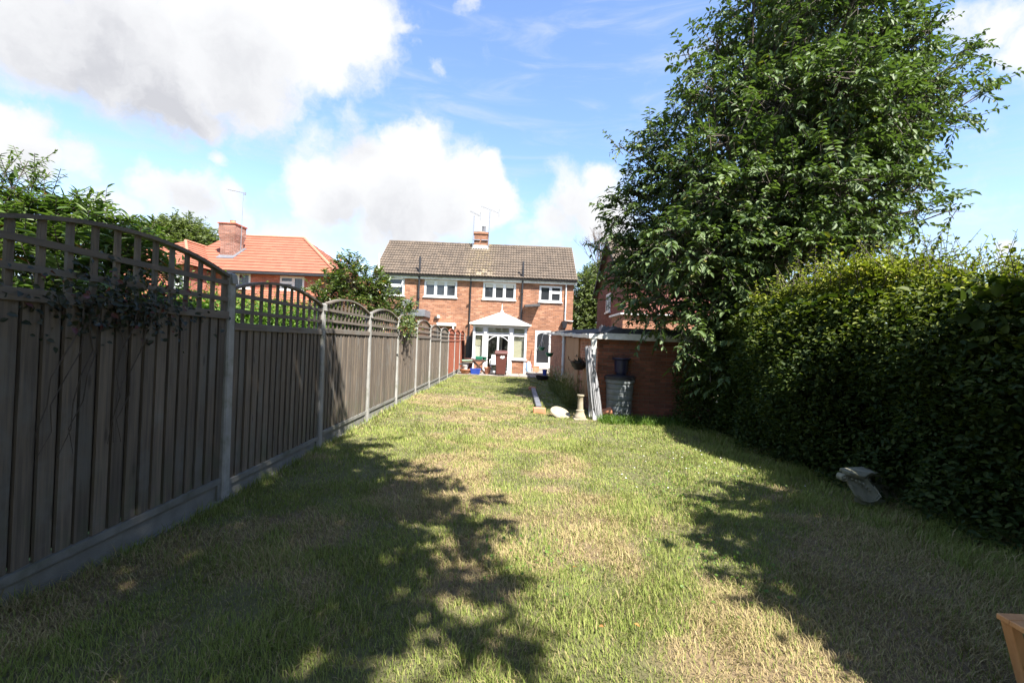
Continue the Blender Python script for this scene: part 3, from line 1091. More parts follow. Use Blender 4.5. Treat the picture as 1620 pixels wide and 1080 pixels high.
def pipe(parent, pts, r, mat, name='drainpipe'):
    mb = MB()
    mb.tube(pts, r, 10)
    o = mb.build(name, mat, parent, smooth=True)
    z = pts[-1][2]
    x, y = pts[0][0], pts[0][1]
    zz = min(pts[0][2], pts[-1][2]) + .4
    while zz < max(pts[0][2], pts[-1][2]) - .2:
        MB().lathe([(r * 1.3, 0), (r * 1.3, .06)], (x, y, zz), 10).build('collar', mat, o, smooth=True)
        zz += 1.1
    return o


def main_house():
    x0, x1 = -7.42, 3.22
    h = thing('semi_detached_house', 'orange brick semi detached house pair with brown tiled roof and white windows', 'house', ((x0 + x1) / 2, HY, 0))
    ez = 4.98
    wins = [(604, 438, 640, 467), (671, 443, 723, 470), (764, 447, 816, 474), (853, 452, 889, 478)]
    rs = [rect(*w, HY) for w in wins]
    dz0 = at(858, 582, HY).z
    dx0, dx1 = at(846, 552, HY).x, at(871, 552, HY).x
    dz1 = at(858, 523, HY).z
    door = (dx0, dx1, dz0, dz1)
    cd = (-1.35, .2, .06, 2.05)
    walls = MB()
    facade(walls, x0, x1, -.1, ez, HY, rs + [door, cd], .10)
    ry, rz = HY + 2.65, 7.28
    by = HY + 5.3
    for x in (x0, x1):
        walls.poly([(x, HY, -.1), (x, by, -.1), (x, by, ez), (x, ry, rz - .12), (x, HY, ez)])
    walls.poly([(x0, by, -.1), (x1, by, -.1), (x1, by, ez), (x0, by, ez)])
    walls.build('wall', brick_house, h)
    room = MB().poly([(x0 + .1, HY + .5, 0), (x1 - .1, HY + .5, 0), (x1 - .1, HY + .5, ez), (x0 + .1, HY + .5, ez)])
    room.build('room_lining', M_dark, h)
    window(h, *rs[0], HY, [1], {0: .55})
    window(h, *rs[1], HY, [1, 1, 1])
    window(h, *rs[2], HY, [1, 1, 1])
    window(h, *rs[3], HY, [1, 1], {1: .62})
    # opened top light of the left hand window and net blinds in the middle ones
    a, b, c, d = rs[0]
    zt = c + .07 + (d - c - .14) * .55
    ol = MB()
    ol.bar((a + .09, HY + .0, d - .10), (a + .09, HY - .20, zt + .02), .05, .05)
    ol.bar((b - .09, HY + .0, d - .10), (b - .09, HY - .20, zt + .02), .05, .05)
    ol.bar((a + .07, HY - .20, zt + .02), (b - .07, HY - .20, zt + .02), .05, .06)
    ol.bar((a + .07, HY - .005, d - .10), (b - .07, HY - .005, d - .10), .05, .06)
    o = ol.build('open_top_light', M_white, h)
    # half-open casement of the next window
    a, b, c, d = rs[1]
    for q, (aa, bb, cc, dd) in enumerate([rs[1], rs[2]]):
        for k in range(3):
            w3 = (bb - aa - .14) / 3
            MB().box(aa + .07 + w3 * k + .06, aa + .07 + w3 * (k + 1) - .06, HY + .036, HY + .0455, dd - .27, dd - .115).build('roller_blind', M_curtain, h)
    # door
    dr = MB()
    a, b, c, d = door
    for bx in ((a, a + .1, c, d), (b - .1, b, c, d), (a + .1, b - .1, d - .1, d), (a + .1, b - .1, c, c + .28)):
        dr.box(bx[0], bx[1], HY - .01, HY + .06, bx[2], bx[3])
    n = 8
    gx0, gx1, gz1 = a + .1, b - .1, d - .1
    for k in range(n):
        t0, t1 = math.pi * k / n, math.pi * (k + 1) / n
        cxm, rr = (gx0 + gx1) / 2, (gx1 - gx0) / 2
        xa, xb = cxm - rr * math.cos(t0), cxm - rr * math.cos(t1)
        za, zb = gz1 - .22 + .2 * math.sin(t0), gz1 - .22 + .2 * math.sin(t1)
        dr.hexa([(xa, HY, za), (xb, HY, zb), (xb, HY + .05, zb), (xa, HY + .05, za),
                 (xa, HY, gz1 + .001), (xb, HY, gz1 + .001), (xb, HY + .05, gz1 + .001), (xa, HY + .05, gz1 + .001)])
    do = dr.build('door', M_white, h)
    MB().box(gx0, gx1, HY + .02, HY + .03, c + .28, gz1).build('pane', M_glassdark, do)
    MB().box(gx0 + .02, gx0 + .05, HY - .06, HY - .01, c + .95, c + 1.1).build('handle', M_metal, do)
    MB().box(a - .15, b + .12, HY - .42, HY - .002, -.05, c - .004).build('door_step', M_slab, h, bevel=.01)
    # sliding door between conservatory and house
    sd = MB()
    a, b, c, d = cd
    for bx in ((a, a + .08, c, d), (b - .08, b, c, d), (a + .08, b - .08, d - .08, d), (a + .08, b - .08, c, c + .1),
               ((a + b) / 2 - .05, (a + b) / 2 + .05, c + .1, d - .08)):
        sd.box(bx[0], bx[1], HY + .01, HY + .06, bx[2], bx[3])
    so = sd.build('sliding_door', M_white, h)
    for p, q in ((a + .08, (a + b) / 2 - .05), ((a + b) / 2 + .05, b - .08)):
        MB().box(p, q, HY + .03, HY + .038, c + .1, d - .08).build('pane', M_glassdark, so)
    # roof
    ov = .2
    ey, ezr = HY - ov, ez + .02 - ov * .86 + .16
    sl = math.hypot(ry - ey, rz - ezr)
    ang = math.atan2(rz - ezr, ry - ey)
    rx0, rx1 = x0 - .14, x1 + .14
    deck = MB()
    t = .05
    ny, nz = -math.sin(ang), math.cos(ang)
    for sgn in (1, -1):
        def Y(y):
            return y if sgn > 0 else 2 * ry - y
        deck.hexa([(rx0, Y(ey), ezr - t), (rx1, Y(ey), ezr - t), (rx1, Y(ry), rz - t), (rx0, Y(ry), rz - t),
                   (rx0, Y(ey), ezr), (rx1, Y(ey), ezr), (rx1, Y(ry), rz), (rx0, Y(ry), rz)])
    roof = deck.build('roof', M_tilebrown, h)
    ncol, nrow = 36, 13
    tw, gauge = (rx1 - rx0) / ncol, sl / nrow
    prof = [(0, .0), (.12, .030), (.25, .036), (.38, .030), (.5, 0.0), (.62, .030), (.75, .036), (.88, .030), (1, 0)]

    def tile(mb, ox, s0):
        rows = []
        for (ss, lift) in ((s0 - .03, .046), (s0 + gauge + .02, .004)):
            rows.append([(ox + tw * u, ey + math.cos(ang) * ss + ny * (hh + lift), ezr + math.sin(ang) * ss + nz * (hh + lift)) for u, hh in prof])
        lowr = [(ox + tw * u, ey + math.cos(ang) * (s0 - .03) + ny * .004, ezr + math.sin(ang) * (s0 - .03) + nz * .004) for u, hh in prof]
        for k in range(len(prof) - 1):
            mb.poly([rows[0][k], rows[0][k + 1], rows[1][k + 1], rows[1][k]])
            mb.poly([lowr[k], lowr[k + 1], rows[0][k + 1], rows[0][k]])
    mb = MB()
    tile(mb, 0, 0)
    t0 = mb.build('roof_tile', M_tilebrown, roof, origin=(0, ey, ezr))
    t0.location = (0, 0, 0)
    off = wloc(roof)
    rest = MB()
    for r_ in range(nrow):
        for c_ in range(ncol):
            if r_ < 8:
                o = t0 if (r_ == 0 and c_ == 0) else link(t0.copy(), roof)
                s = r_ * gauge
                o.location = Vector((rx0 + c_ * tw, ey + math.cos(ang) * s, ezr + math.sin(ang) * s)) - off + Vector((0, 0, random.uniform(0, .006)))
                o.rotation_euler = (random.uniform(-.006, .006), random.uniform(-.012, .012), 0)
            else:
                tile(rest, rx0 + c_ * tw, r_ * gauge)
    ro = rest.build('upper_tiles', M_tilebrown, roof)
    ro['kind'] = 'stuff'
    rt = MB()
    nseg = 24
    for k in range(nseg):
        a, b = rx0 + (rx1 - rx0) * k / nseg, rx0 + (rx1 - rx0) * (k + 1) / nseg
        pts = []
        for x, rr in ((a, .115), (b - .01, .105)):
            pts.append([(x, ry + rr * math.cos(tt), rz - .01 + rr * math.sin(tt)) for tt in [math.pi * j / 6 for j in range(7)]])
        for j in range(6):
            rt.poly([pts[0][j], pts[1][j], pts[1][j + 1], pts[0][j + 1]])
    rt.build('ridge_tiles', M_tilebrown, roof)
    # fascia, soffit, gutter
    fz = ezr - .06
    MB().box(rx0 + .02, rx1 - .02, ey + .03, ey + .055, fz - .17, fz).build('fascia', M_whitedirty, h)
    MB().box(rx0 + .02, rx1 - .02, ey + .056, HY - .002, fz - .168, fz - .15).build('soffit', M_whitedirty, h)
    gt = MB()
    pr = [(math.cos(tt) * .058, math.sin(tt) * .058) for tt in [math.pi + math.pi * j / 8 for j in range(9)]]
    gy, gz_ = ey - .035, fz + .0
    for j in range(8):
        (a0, b0), (a1, b1) = pr[j], pr[j + 1]
        gt.poly([(rx0, gy + a0, gz_ + b0), (rx1, gy + a0, gz_ + b0), (rx1, gy + a1, gz_ + b1), (rx0, gy + a1, gz_ + b1)])
    gt.build('gutter', M_black, h)
    # verges
    for x, s in ((rx0, -1), (rx1, 1)):
        MB().bar((x + s * .002, ey - .02, ezr - .02), (x + s * .002, ry, rz - .02), .03, .14, up=(0, 0, 1)).build('barge_board', M_mortar, roof)
    # pipes
    def zat(px, py, yy=HY - .08):
        return at(px, py, yy)
    A = zat(665, 406)
    pipe(h, [(A.x, HY - .13, A.z), (A.x, HY - .13, ez - .35), (A.x - .02, HY - .08, ez - .6), (A.x - .02, HY - .08, 0)], .055, M_black, 'soil_pipe')
    A = zat(828, 414)
    pipe(h, [(A.x, HY - .15, A.z), (A.x, HY - .15, ez - .35), (A.x, HY - .08, ez - .6), (A.x, HY - .08, 2.7)], .055, M_black, 'soil_pipe')
    A = zat(744, 470)
    pipe(h, [(A.x, ey, fz - .03), (A.x, HY - .06, fz - .28), (A.x, HY - .06, 0)], .04, M_black, 'drainpipe')
    A = zat(600, 401)
    pipe(h, [(A.x, HY - .1, A.z), (A.x, HY - .1, 3.6)], .055, M_whitedirty, 'vent_pipe')
    A = zat(895, 480)
    zz = zat(897, 507).z
    pipe(h, [(A.x, HY - .06, fz - .17), (A.x, HY - .06, zz), (x1 + .02, HY - .06, zz - .03)], .034, M_white, 'waste_pipe')
    A = zat(893, 513)
    hp = MB().hexa([(A.x - .09, HY - .18, A.z - .2), (A.x + .09, HY - .18, A.z - .2), (A.x + .09, HY - .005, A.z - .2), (A.x - .09, HY - .005, A.z - .2),
                    (A.x - .15, HY - .24, A.z + .16), (A.x + .15, HY - .24, A.z + .16), (A.x + .15, HY - .005, A.z + .16), (A.x - .15, HY - .005, A.z + .16)])
    ho = hp.build('hopper', M_black, h)
    MB().tube([(A.x, HY - .07, A.z - .2), (A.x, HY - .07, .1)], .035, 8).build('drainpipe', M_black, ho)
    # chimney
    cx = at(761, 388, ry).x
    ch = MB()
    ct = at(761, 369, ry).z
    ch.box(cx - .40, cx + .40, ry - .33, ry + .33, rz - .5, ct - .12)
    co = ch.build('chimney_stack', brick_house, h)
    MB().box(cx - .45, cx + .45, ry - .38, ry + .38, ct - .119, ct).build('oversailing_course', brick_house, co)
    MB().lathe([(.36, 0), (.30, .06), (.12, .10), (.1, .1)], (cx - .02, ry, ct + .001), 12).build('flaunching', M_mortar, co, smooth=True)
    MB().lathe([(.10, 0), (.095, .30), (.11, .31), (.11, .36), (.075, .36), (.075, .1)], (cx + .13, ry, ct + .05), 12).build('chimney_pot', M_lead, co, smooth=True)
    MB().hexa([(cx - .5, ry - .50, rz - .36), (cx + .5, ry - .50, rz - .36), (cx + .5, ry + .5, rz - .36), (cx - .5, ry + .5, rz - .36),
               (cx - .44, ry - .36, rz - .06), (cx + .44, ry - .36, rz - .06), (cx + .44, ry + .36, rz - .06), (cx - .44, ry + .36, rz - .06)]).build('flashing', M_conc, co)
    # lead pent roof beside the conservatory
    A, B = at(833, 486, HY - .4), at(853, 478, HY - .3)
    MB().hexa([(A.x - .1, HY - .75, A.z - .02), (B.x + .05, HY - .62, A.z + .06), (B.x + .05, HY - .005, A.z + .20), (A.x - .1, HY - .005, A.z + .12),
               (A.x - .1, HY - .75, A.z + .03), (B.x + .05, HY - .62, A.z + .11), (B.x + .05, HY - .005, A.z + .26), (A.x - .1, HY - .005, A.z + .18)]
              ).build('pent_roof', M_felt, h)
    # aerials
    for (bx, by_, tx, ty, p0, p1, lab) in (
            (749, 392, 748, 341, (742, 334), (757, 340), 'shorter television aerial on the left side of the brown roof chimney stack'),
            (770, 390, 772, 333, (758, 326), (786, 335), 'taller television aerial with long boom on the brown roof chimney')):
        b, t_ = at(bx, by_, ry - .40), at(tx, ty, ry - .40)
        b.x = cx + (-.46 if bx < 760 else .46)
        aer = thing('television_aerial', lab, 'aerial', b)
        MB().tube([b, (b.x + .02, b.y, t_.z)], .022, 6).build('mast', M_metal, aer)
        p, q = at(*p0, ry - .40), at(*p1, ry - .40)
        p.x += b.x + .02 - t_.x
        q.x += b.x + .02 - t_.x
        q.y += .25
        MB().tube([p, q], .014, 6).build('boom', M_metal, aer)
        el = MB()
        for k in range(9):
            c = p.lerp(q, (k + .3) / 9)
            el.tube([c + Vector((0.05, -.16, .02)), c + Vector((-.05, .16, .02))], .007, 4)
        e0 = q
        el.tube([e0 + Vector((0, -.2, .2)), e0 + Vector((0, .2, .2))], .008, 4)
        el.tube([e0 + Vector((0, -.2, -.18)), e0 + Vector((0, .2, -.18))], .008, 4)
        el.tube([e0 + Vector((0, 0, .2)), e0 + Vector((0, 0, -.18))], .008, 4)
        el.build('elements', M_metal, aer)
        MB().box(b.x - .04, b.x + .42 * (1 if bx < 760 else -1), b.y - .012, b.y + .1, ct - .5, ct - .46).build('bracket', M_metal, aer)
    # satellite dish
    d = at(644, 482, HY - .25)
    ds = thing('satellite_dish', 'grey satellite dish on the orange brick wall', 'satellite dish', (d.x, HY, d.z))
    Mx = Matrix.Rotation(R(72), 3, 'X') @ Matrix.Rotation(R(8), 3, 'Y')
    MB().lathe([(0.0, -.05), (.12, -.043), (.22, -.02), (.30, .02), (.31, .03), (.30, .032), (.2, -.01), (.1, -.03), (0.0, -.04)], (d.x, d.y, d.z), 24, Mx).build('dish', M_lead, ds, smooth=True)
    MB().tube([d + Vector((0, 0, -.25)), d + Vector((0.02, -.32, -.12))], .014, 6).tube([d, (d.x, HY, d.z - .1)], .025, 6).build('arm', M_black, ds)
    MB().tube([d + Vector((.02, -.34, -.13)), d + Vector((.02, -.24, -.08))], .035, 8).build('receiver', M_black, ds, smooth=True)
    # wall lamp
    d = at(692, 501, HY - .1)
    lm = thing('security_lamp', 'small white security lamp on the orange brick wall', 'wall lamp', (d.x, HY, d.z))
    MB().box(d.x - .16, d.x - .04, HY - .12, HY, d.z - .10, d.z + .02).build('sensor', M_dark, lm, bevel=.01)
    MB().box(d.x - .02, d.x + .12, HY - .16, HY, d.z - .06, d.z + .08).build('floodlight', M_lens, lm, bevel=.015)
    # neighbour's side: white framed opening with canopy, grey lean-to roof
    A = rect(691, 511, 720, 560, HY - .3)
    nc = thing('white_porch', 'white porch canopy on the house wall behind the fence', 'porch', (A[0], HY - .5, 0))
    MB().box(A[0], A[1], HY - .6, HY - .002, A[3] - .16, A[3]).build('canopy', M_white, nc, bevel=.02)
    for x in (A[0] + .05, A[1] - .13):
        MB().box(x, x + .08, HY - .58, HY - .5, -.03, A[3] - .161).build('canopy_post', M_white, nc)
    A = rect(645, 489, 672, 500, HY - 1.6)
    le = thing('lean_to', 'grey topped brick lean to beyond the fence against the house', 'lean to', (A[0], HY - 1, 0))
    MB().box(A[0] - .6, A[1] - .08, HY - 1.5, HY - .003, -.05, A[2]).build('wall', brick_house, le)
    MB().box(A[0] - .7, A[1], HY - 1.62, HY - .004, A[2] + .001, A[3]).build('roof_slab', M_lead, le, bevel=.015)


main_house()


def conservatory():
    Y0 = 21.6
    x0, x1 = at(749, 552, Y0).x, at(831, 552, Y0).x
    ez = at(790, 514, Y0).z
    az = at(790, 494, 22.9).z
    c = thing('conservatory', 'white framed conservatory with pointed pale roof and finial', 'conservatory', ((x0 + x1) / 2, Y0, 0))
    xm0, xm1 = at(767, 552, Y0).x, at(808, 552, Y0).x
    sz, tz = .74, at(790, 528, Y0).z
    # dwarf wall, open in the middle for the doors
    for xa, xb, xc_, xd in ((x0, xm0, x0, x0 + .2), (xm1, x1, x1 - .2, x1)):
        w = MB().box(xa, xb, Y0 + .01, Y0 + .2, -.05, sz - .06)
        w.box(xc_, xd, Y0 + .2, HY - .002, -.05, sz - .06)
        w.build('dwarf_wall', brick_house, c)
    fl = MB().box(x0 + .2, x1 - .2, Y0 + .02, HY - .003, -.04, .06).build('floor', M_slab, c)
    fr = MB()
    d = .07

    def frame(a, b, z0, z1, t):
        fr.box(a, b, Y0 + .03, Y0 + .03 + d, z0, z0 + t)
        fr.box(a, b, Y0 + .03, Y0 + .03 + d, z1 - t, z1)
        fr.box(a, a + t, Y0 + .03, Y0 + .03 + d, z0 + t, z1 - t)
        fr.box(b - t, b, Y0 + .03, Y0 + .03 + d, z0 + t, z1 - t)
        return (a + t, b - t, z0 + t, z1 - t)
    cells = []
    P = [x0, xm0 - .07, xm0 + .07, xm1 - .07, xm1 + .07, x1]
    for a, b in ((P[0], P[1]), (P[4], P[5])):
        cells.append(frame(a, b, sz, tz - .03, .06))
    cells.append(frame(P[2], P[3], .08, tz - .03, .07))
    for a, b in ((P[0], P[1]), (P[2], P[3]), (P[4], P[5])):
        cells.append(frame(a, b, tz + .001, ez - .09, .05))
    for a, b in ((P[1], P[2]), (P[3], P[4])):
        fr.box(a + .001, b - .001, Y0 - .01, Y0 + .12, -.02, ez - .09)
    for x in (x0, x1):
        fr.box(x - .05, x + .05, Y0 - .012, Y0 + .13, -.02, ez - .09)
    fr.box(x0 - .06, x1 + .06, Y0 - .03, Y0 + .14, ez - .089, ez)
    # arched heads across the middle doors
    n = 10
    a, b = P[2] + .07, P[3] - .07
    for k in range(n):
        t0, t1 = k / n, (k + 1) / n
        za, zb = tz - .1 - .22 * (2 * t0 - 1) ** 2, tz - .1 - .22 * (2 * t1 - 1) ** 2
        fr.bar((a + (b - a) * t0, Y0 + .05, za), (a + (b - a) * t1, Y0 + .05, zb), .03, .03)
    fr.box((a + b) / 2 - .045, (a + b) / 2 + .045, Y0 + .034, Y0 + .096, .15, tz - .1)
    # side frames
    for x in (x0, x1):
        s = 1 if x == x0 else -1
        fr.box(min(x, x + s * d), max(x, x + s * d), Y0 + .14, HY - .003, tz - .04, tz + .04)
        fr.box(min(x, x + s * d), max(x, x + s * d), Y0 + .14, HY - .003, ez - .1, ez - .002)
        for k in range(5):
            y = Y0 + .2 + (HY - Y0 - .3) * k / 4
            fr.box(min(x, x + s * d * .98), max(x, x + s * d * .98), y - .04, y + .04, sz, ez - .101)
    fo = fr.build('frame', M_white, c)
    for xa, xb, xs in ((x0 - .08, P[1], x0 - .08), (P[4], x1 + .08, x1 - .09)):
        sl = MB().box(xa, xb, Y0 - .06, Y0 + .10, sz - .059, sz - .001)
        sl.box(xs, xs + .17, Y0 + .099, HY - .003, sz - .0585, sz - .0015)
        sl.build('sill', M_white, c)
    for a, b, z0, z1 in cells:
        MB().box(a, b, Y0 + .06, Y0 + .066, z0, z1).build('pane', M_glass, fo)
    for x in (x0 + .03, x1 - .036):
        MB().box(x, x + .006, Y0 + .15, HY - .004, sz, tz - .04).build('pane', M_glass, fo)
        MB().box(x, x + .006, Y0 + .15, HY - .004, tz + .04, ez - .1).build('pane', M_glass, fo)
    # roller blinds and a cream curtain inside the side lights
    a, b, z0, z1 = cells[0]
    MB().box(a - .02, b + .02, Y0 + .16, Y0 + .165, 1.32, tz).build('roller_blind', M_blind, c)
    MB().box(a - .02, b + .02, Y0 + .18, Y0 + .19, sz, 1.34).build('curtain', M_curtain, c)
    a, b, z0, z1 = cells[1]
    MB().box(a - .02, b + .02, Y0 + .16, Y0 + .165, sz + .05, tz).build('roller_blind', M_blind, c)
    for k in (3, 4, 5):
        a, b, z0, z1 = cells[k]
        MB().box(a - .02, b + .02, Y0 + .17, Y0 + .176, z0 - .03, z1 + .03).build('roller_blind', M_blind, c)
    # roof
    xc = (x0 + x1) / 2 + .02
    ax = Y0 + 1.35
    e = ez + .05
    L, Rr, Fy = x0 - .14, x1 + .14, Y0 - .12
    rf = MB()
    rf.poly([(L, Fy, e), (Rr, Fy, e), (xc, ax, az)])
    rf.poly([(L, Fy, e), (xc, ax, az), (xc, HY - .004, az), (L, HY - .004, e)])
    rf.poly([(Rr, Fy, e), (Rr, HY - .004, e), (xc, HY - .004, az), (xc, ax, az)])
    ro = rf.build('roof', M_poly, c)
    gb = MB()
    for k in range(7):
        t = k / 6
        p = Vector((L + (Rr - L) * t, Fy, e + .015))
        q = Vector((xc, ax, az + .015))
        gb.bar(p, p.lerp(q, .97), .035, .03)
    for k in range(4):
        y = ax + (HY - .1 - ax) * k / 3
        for x in (L, Rr):
            gb.bar((x, y, e + .015), (xc, y, az + .015), .035, .03)
    gb.bar((xc, ax, az + .03), (xc, HY - .01, az + .03), .09, .05)
    gb.build('glazing_bar', M_white, ro)
    gt = MB()
    gt.box(L, Rr, Fy - .10, Fy, e - .07, e + .02)
    gt.box(L - .09, L, Fy - .10, HY - .005, e - .072, e + .02)
    gt.box(Rr, Rr + .09, Fy - .10, HY - .005, e - .072, e + .02)
    gt.build('gutter', M_whitedirty, c, bevel=.015)
    fi = MB()
    fi.lathe([(.07, 0), (.075, .06), (.03, .09), (.022, .2), (.035, .23), (.012, .26), (.006, .42), (0.0, .43)], (xc, ax, az + .02), 10)
    fi.bar((xc, ax + .02, az + .1), (xc, HY - .1, az + .1), .012, .09)
    fi.build('finial', M_white, c, smooth=True)


conservatory()

# ================================================================== red roofed house beyond the fence
def stepped_slope(mb, A, B, C, D, n, t=.03):
    """courses of tiles: A-B eave, D-C ridge"""
    A, B, C, D = map(Vector, (A, B, C, D))
    nrm = (B - A).cross(D - A).normalized()
    if nrm.z < 0:
        nrm = -nrm
    for k in range(n):
        a0, b0 = A.lerp(D, k / n), B.lerp(C, k / n)
        a1, b1 = A.lerp(D, (k + 1) / n), B.lerp(C, (k + 1) / n)
        mb.poly([a0 + nrm * t, b0 + nrm * t, b1 + nrm * .002, a1 + nrm * .002])
        mb.poly([a0, b0, b0 + nrm * t, a0 + nrm * t])


def red_house():
    Y0 = 24.5
    ex1 = at(535, 434, Y0 - .3).x
    ez = at(450, 431, Y0 - .3).z
    rY = Y0 + 4.0
    rz = at(440, 376, rY).z
    rx1 = at(481, 378, rY).x
    ex0 = -18.6
    rx0 = -18.0
    h = thing('red_roofed_house', 'red brick house with bright orange hipped tile roof beyond the fence', 'house', ((ex0 + ex1) / 2, Y0, 0))
    wx0, wx1 = ex0 + .2, ex1 - .35
    wins = [rect(442, 437, 481, 459, Y0), rect(355, 431, 396, 456, Y0)]
    mb = MB()
    facade(mb, wx0, wx1, -.1, ez, Y0, wins, .1)
    mb.poly([(wx1, Y0, -.1), (wx1, Y0 + 8, -.1), (wx1, Y0 + 8, ez), (wx1, Y0, ez)])
    mb.poly([(wx0, Y0 + 8, -.1), (wx1, Y0 + 8, -.1), (wx1, Y0 + 8, ez), (wx0, Y0 + 8, ez)])
    mb.poly([(wx0, Y0, -.1), (wx0, Y0 + 8, -.1), (wx0, Y0 + 8, ez), (wx0, Y0, ez)])
    mb.build('wall', brick_red, h)
    window(h, *wins[0], Y0, [1.25, 1], {0: .55}, leaded=True)
    window(h, *wins[1], Y0, [1, 1.0], leaded=True)
    rf = MB()
    ey = Y0 - .35
    yb = Y0 + 8.35
    e = ez
    stepped_slope(rf, (ex0, ey, e), (ex1, ey, e), (rx1, rY, rz), (rx0, rY, rz), 13)
    stepped_slope(rf, (ex1, ey, e), (ex1, yb, e), (rx1, rY + .01, rz), (rx1, rY, rz), 13)
    rf.poly([(ex1, yb, e), (ex0, yb, e), (rx0, rY, rz), (rx1, rY, rz)])
    rf.poly([(ex0, yb, e), (ex0, ey, e), (rx0, rY, rz)])
    rf.poly([(ex0, ey, e - .02), (ex1, ey, e - .02), (ex1, yb, e - .02), (ex0, yb, e - .02)])
    ro = rf.build('roof', M_tilered, h)
    hip = MB()
    hip.tube([(ex1, ey, e + .04), (rx1, rY, rz + .04)], .09, 8)
    hip.tube([(rx0, rY, rz + .04), (rx1, rY, rz + .04)], .09, 8)
    M_ridge = simple('ridge_tile_dull', (0.42, 0.17, 0.10), (0.34, 0.14, 0.09), 6, .85, .3, 30)
    hip.build('ridge_tiles', M_ridge, ro, smooth=True)
    MB().box(ex0, ex1 - .02, ey - .06, ey + .02, e - .13, e - .021).build('gutter', M_black, h)
    MB().box(ex0, ex1 - .02, ey + .021, ey + .05, e - .16, e - .022).build('fascia', M_dark, h)
    # chimney on the front slope
    c = at(354, 396, Y0 + 1.0)
    cx, cy = c.x, Y0 + 1.7
    zt = at(354, 357, cy).z
    ch = MB()
    zb = e + .3
    ch.box(cx - .38, cx + .38, cy - .45, cy + .45, zb, zt - 1.0)
    ch.box(cx - .47, cx + .47, cy - .54, cy + .54, zt - .55, zt)
    ch.hexa([(cx - .38, cy - .45, zt - 1), (cx + .38, cy - .45, zt - 1), (cx + .38, cy + .45, zt - 1), (cx - .38, cy + .45, zt - 1),
             (cx - .47, cy - .54, zt - .551), (cx + .47, cy - .54, zt - .551), (cx + .47, cy + .54, zt - .551), (cx - .47, cy + .54, zt - .551)])
    co = ch.build('chimney_stack', brick_chim, h)
    MB().box(cx - .52, cx + .52, cy - .59, cy + .59, zt + .001, zt + .07).build('chimney_cap', brick_red, co)
    MB().lathe([(.17, 0), (.15, .22), (.17, .24), (.13, .24), (.12, .1)], (cx, cy, zt + .07), 12).build('chimney_pot', M_terra, co, smooth=True)
    # lead flashing down the stack sides
    def slope_z(y):
        return e + (rz - e) * (y - ey) / (rY - ey)
    fl = MB()
    fl.hexa([(cx - .42, cy - .75, slope_z(cy - .75) + .02), (cx + .55, cy - .75, slope_z(cy - .75) + .02), (cx + .55, cy + .5, slope_z(cy + .5) + .02), (cx - .42, cy + .5, slope_z(cy + .5) + .02),
             (cx - .42, cy - .75, slope_z(cy - .75) + .06), (cx + .55, cy - .75, slope_z(cy - .75) + .06), (cx + .55, cy + .5, slope_z(cy + .5) + .06), (cx - .42, cy + .5, slope_z(cy + .5) + .06)])
    fl.build('flashing', M_lead, co)
    # projecting wing on the left
    wy = 22.6
    pk = at(297, 383, 25.4)
    wxa, wxb = pk.x - 2.3, pk.x + 2.3
    wg = MB()
    ww = [rect(268, 428, 292, 457, wy)]
    facade(wg, wxa + .3, wxb - .3, -.1, ez - .05, wy, ww, .1)
    wg.poly([(wxb - .3, wy, -.1), (wxb - .3, Y0 + .5, -.1), (wxb - .3, Y0 + .5, ez - .05), (wxb - .3, wy, ez - .05)])
    wg.poly([(wxa + .3, wy, -.1), (wxa + .3, Y0 + 4, -.1), (wxa + .3, Y0 + 4, ez - .05), (wxa + .3, wy, ez - .05)])
    wg.build('wing_wall', brick_red, h)
    window(h, *ww[0], wy, [1, 1], leaded=True)
    wr = MB()
    pz = pk.z
    ea = ez - .06
    stepped_slope(wr, (wxa, wy - .3, ea), (wxb, wy - .3, ea), (pk.x + .02, 25.2, pz), (pk.x - .02, 25.2, pz), 11)
    stepped_slope(wr, (wxb, wy - .3, ea), (wxb, 28.6, ea), (pk.x, 28.6, pz), (pk.x, 25.2, pz), 11)
    wr.poly([(wxa, 28.6, ea), (wxa, wy - .3, ea), (pk.x, 25.2, pz), (pk.x, 28.6, pz)])
    w2 = wr.build('wing_roof', M_tilered, h)
    hp = MB().tube([(wxb, wy - .3, ea + .04), (pk.x, 25.2, pz + .04), (pk.x, 28.6, pz + .04)], .08, 8)
    hp.build('ridge_tiles', M_ridge, w2, smooth=True)
    # single storey lean-to with the same tiles
    lx0, lx1 = at(372, 470, 23.6).x, at(507, 470, 23.6).x
    tz = at(440, 459, Y0).z
    lt = MB()
    stepped_slope(lt, (lx0, Y0 - 2.6, tz - 1.35), (lx1, Y0 - 2.6, tz - 1.35), (lx1, Y0 - .01, tz), (lx0, Y0 - .01, tz), 9)
    lt.poly([(lx0, Y0 - 2.6, tz - 1.36), (lx0, Y0 - .01, tz - 1.36), (lx0, Y0 - .01, tz)])
    lt.poly([(lx1, Y0 - 2.6, tz - 1.36), (lx1, Y0 - .01, tz - 1.36), (lx1, Y0 - .01, tz)])
    lt.build('lean_to_roof', M_tilered, h)
    MB().box(lx0 + .2, lx1 - .2, Y0 - 2.3, Y0 - .005, -.1, tz - 1.361).build('lean_to_wall', brick_red, h)
    # thin mast with aerial
    b = at(372, 378, cy)
    t = at(374, 304, cy)
    a = thing('television_aerial', 'thin tall television aerial beside the dark chimney of the orange roofed house', 'aerial', (b.x, cy, slope_z(cy)))
    b.x = cx + .5
    MB().tube([(b.x, cy, slope_z(cy)), (b.x + .03, cy, t.z)], .02, 6).build('mast', M_metal, a)
    p, q = at(349, 299, cy), at(377, 305, cy)
    sh = b.x + .03 - t.x
    MB().tube([p + Vector((sh, 0, 0)), q + Vector((sh, 0, 0))], .014, 6).build('boom', M_metal, a)
    el = MB()
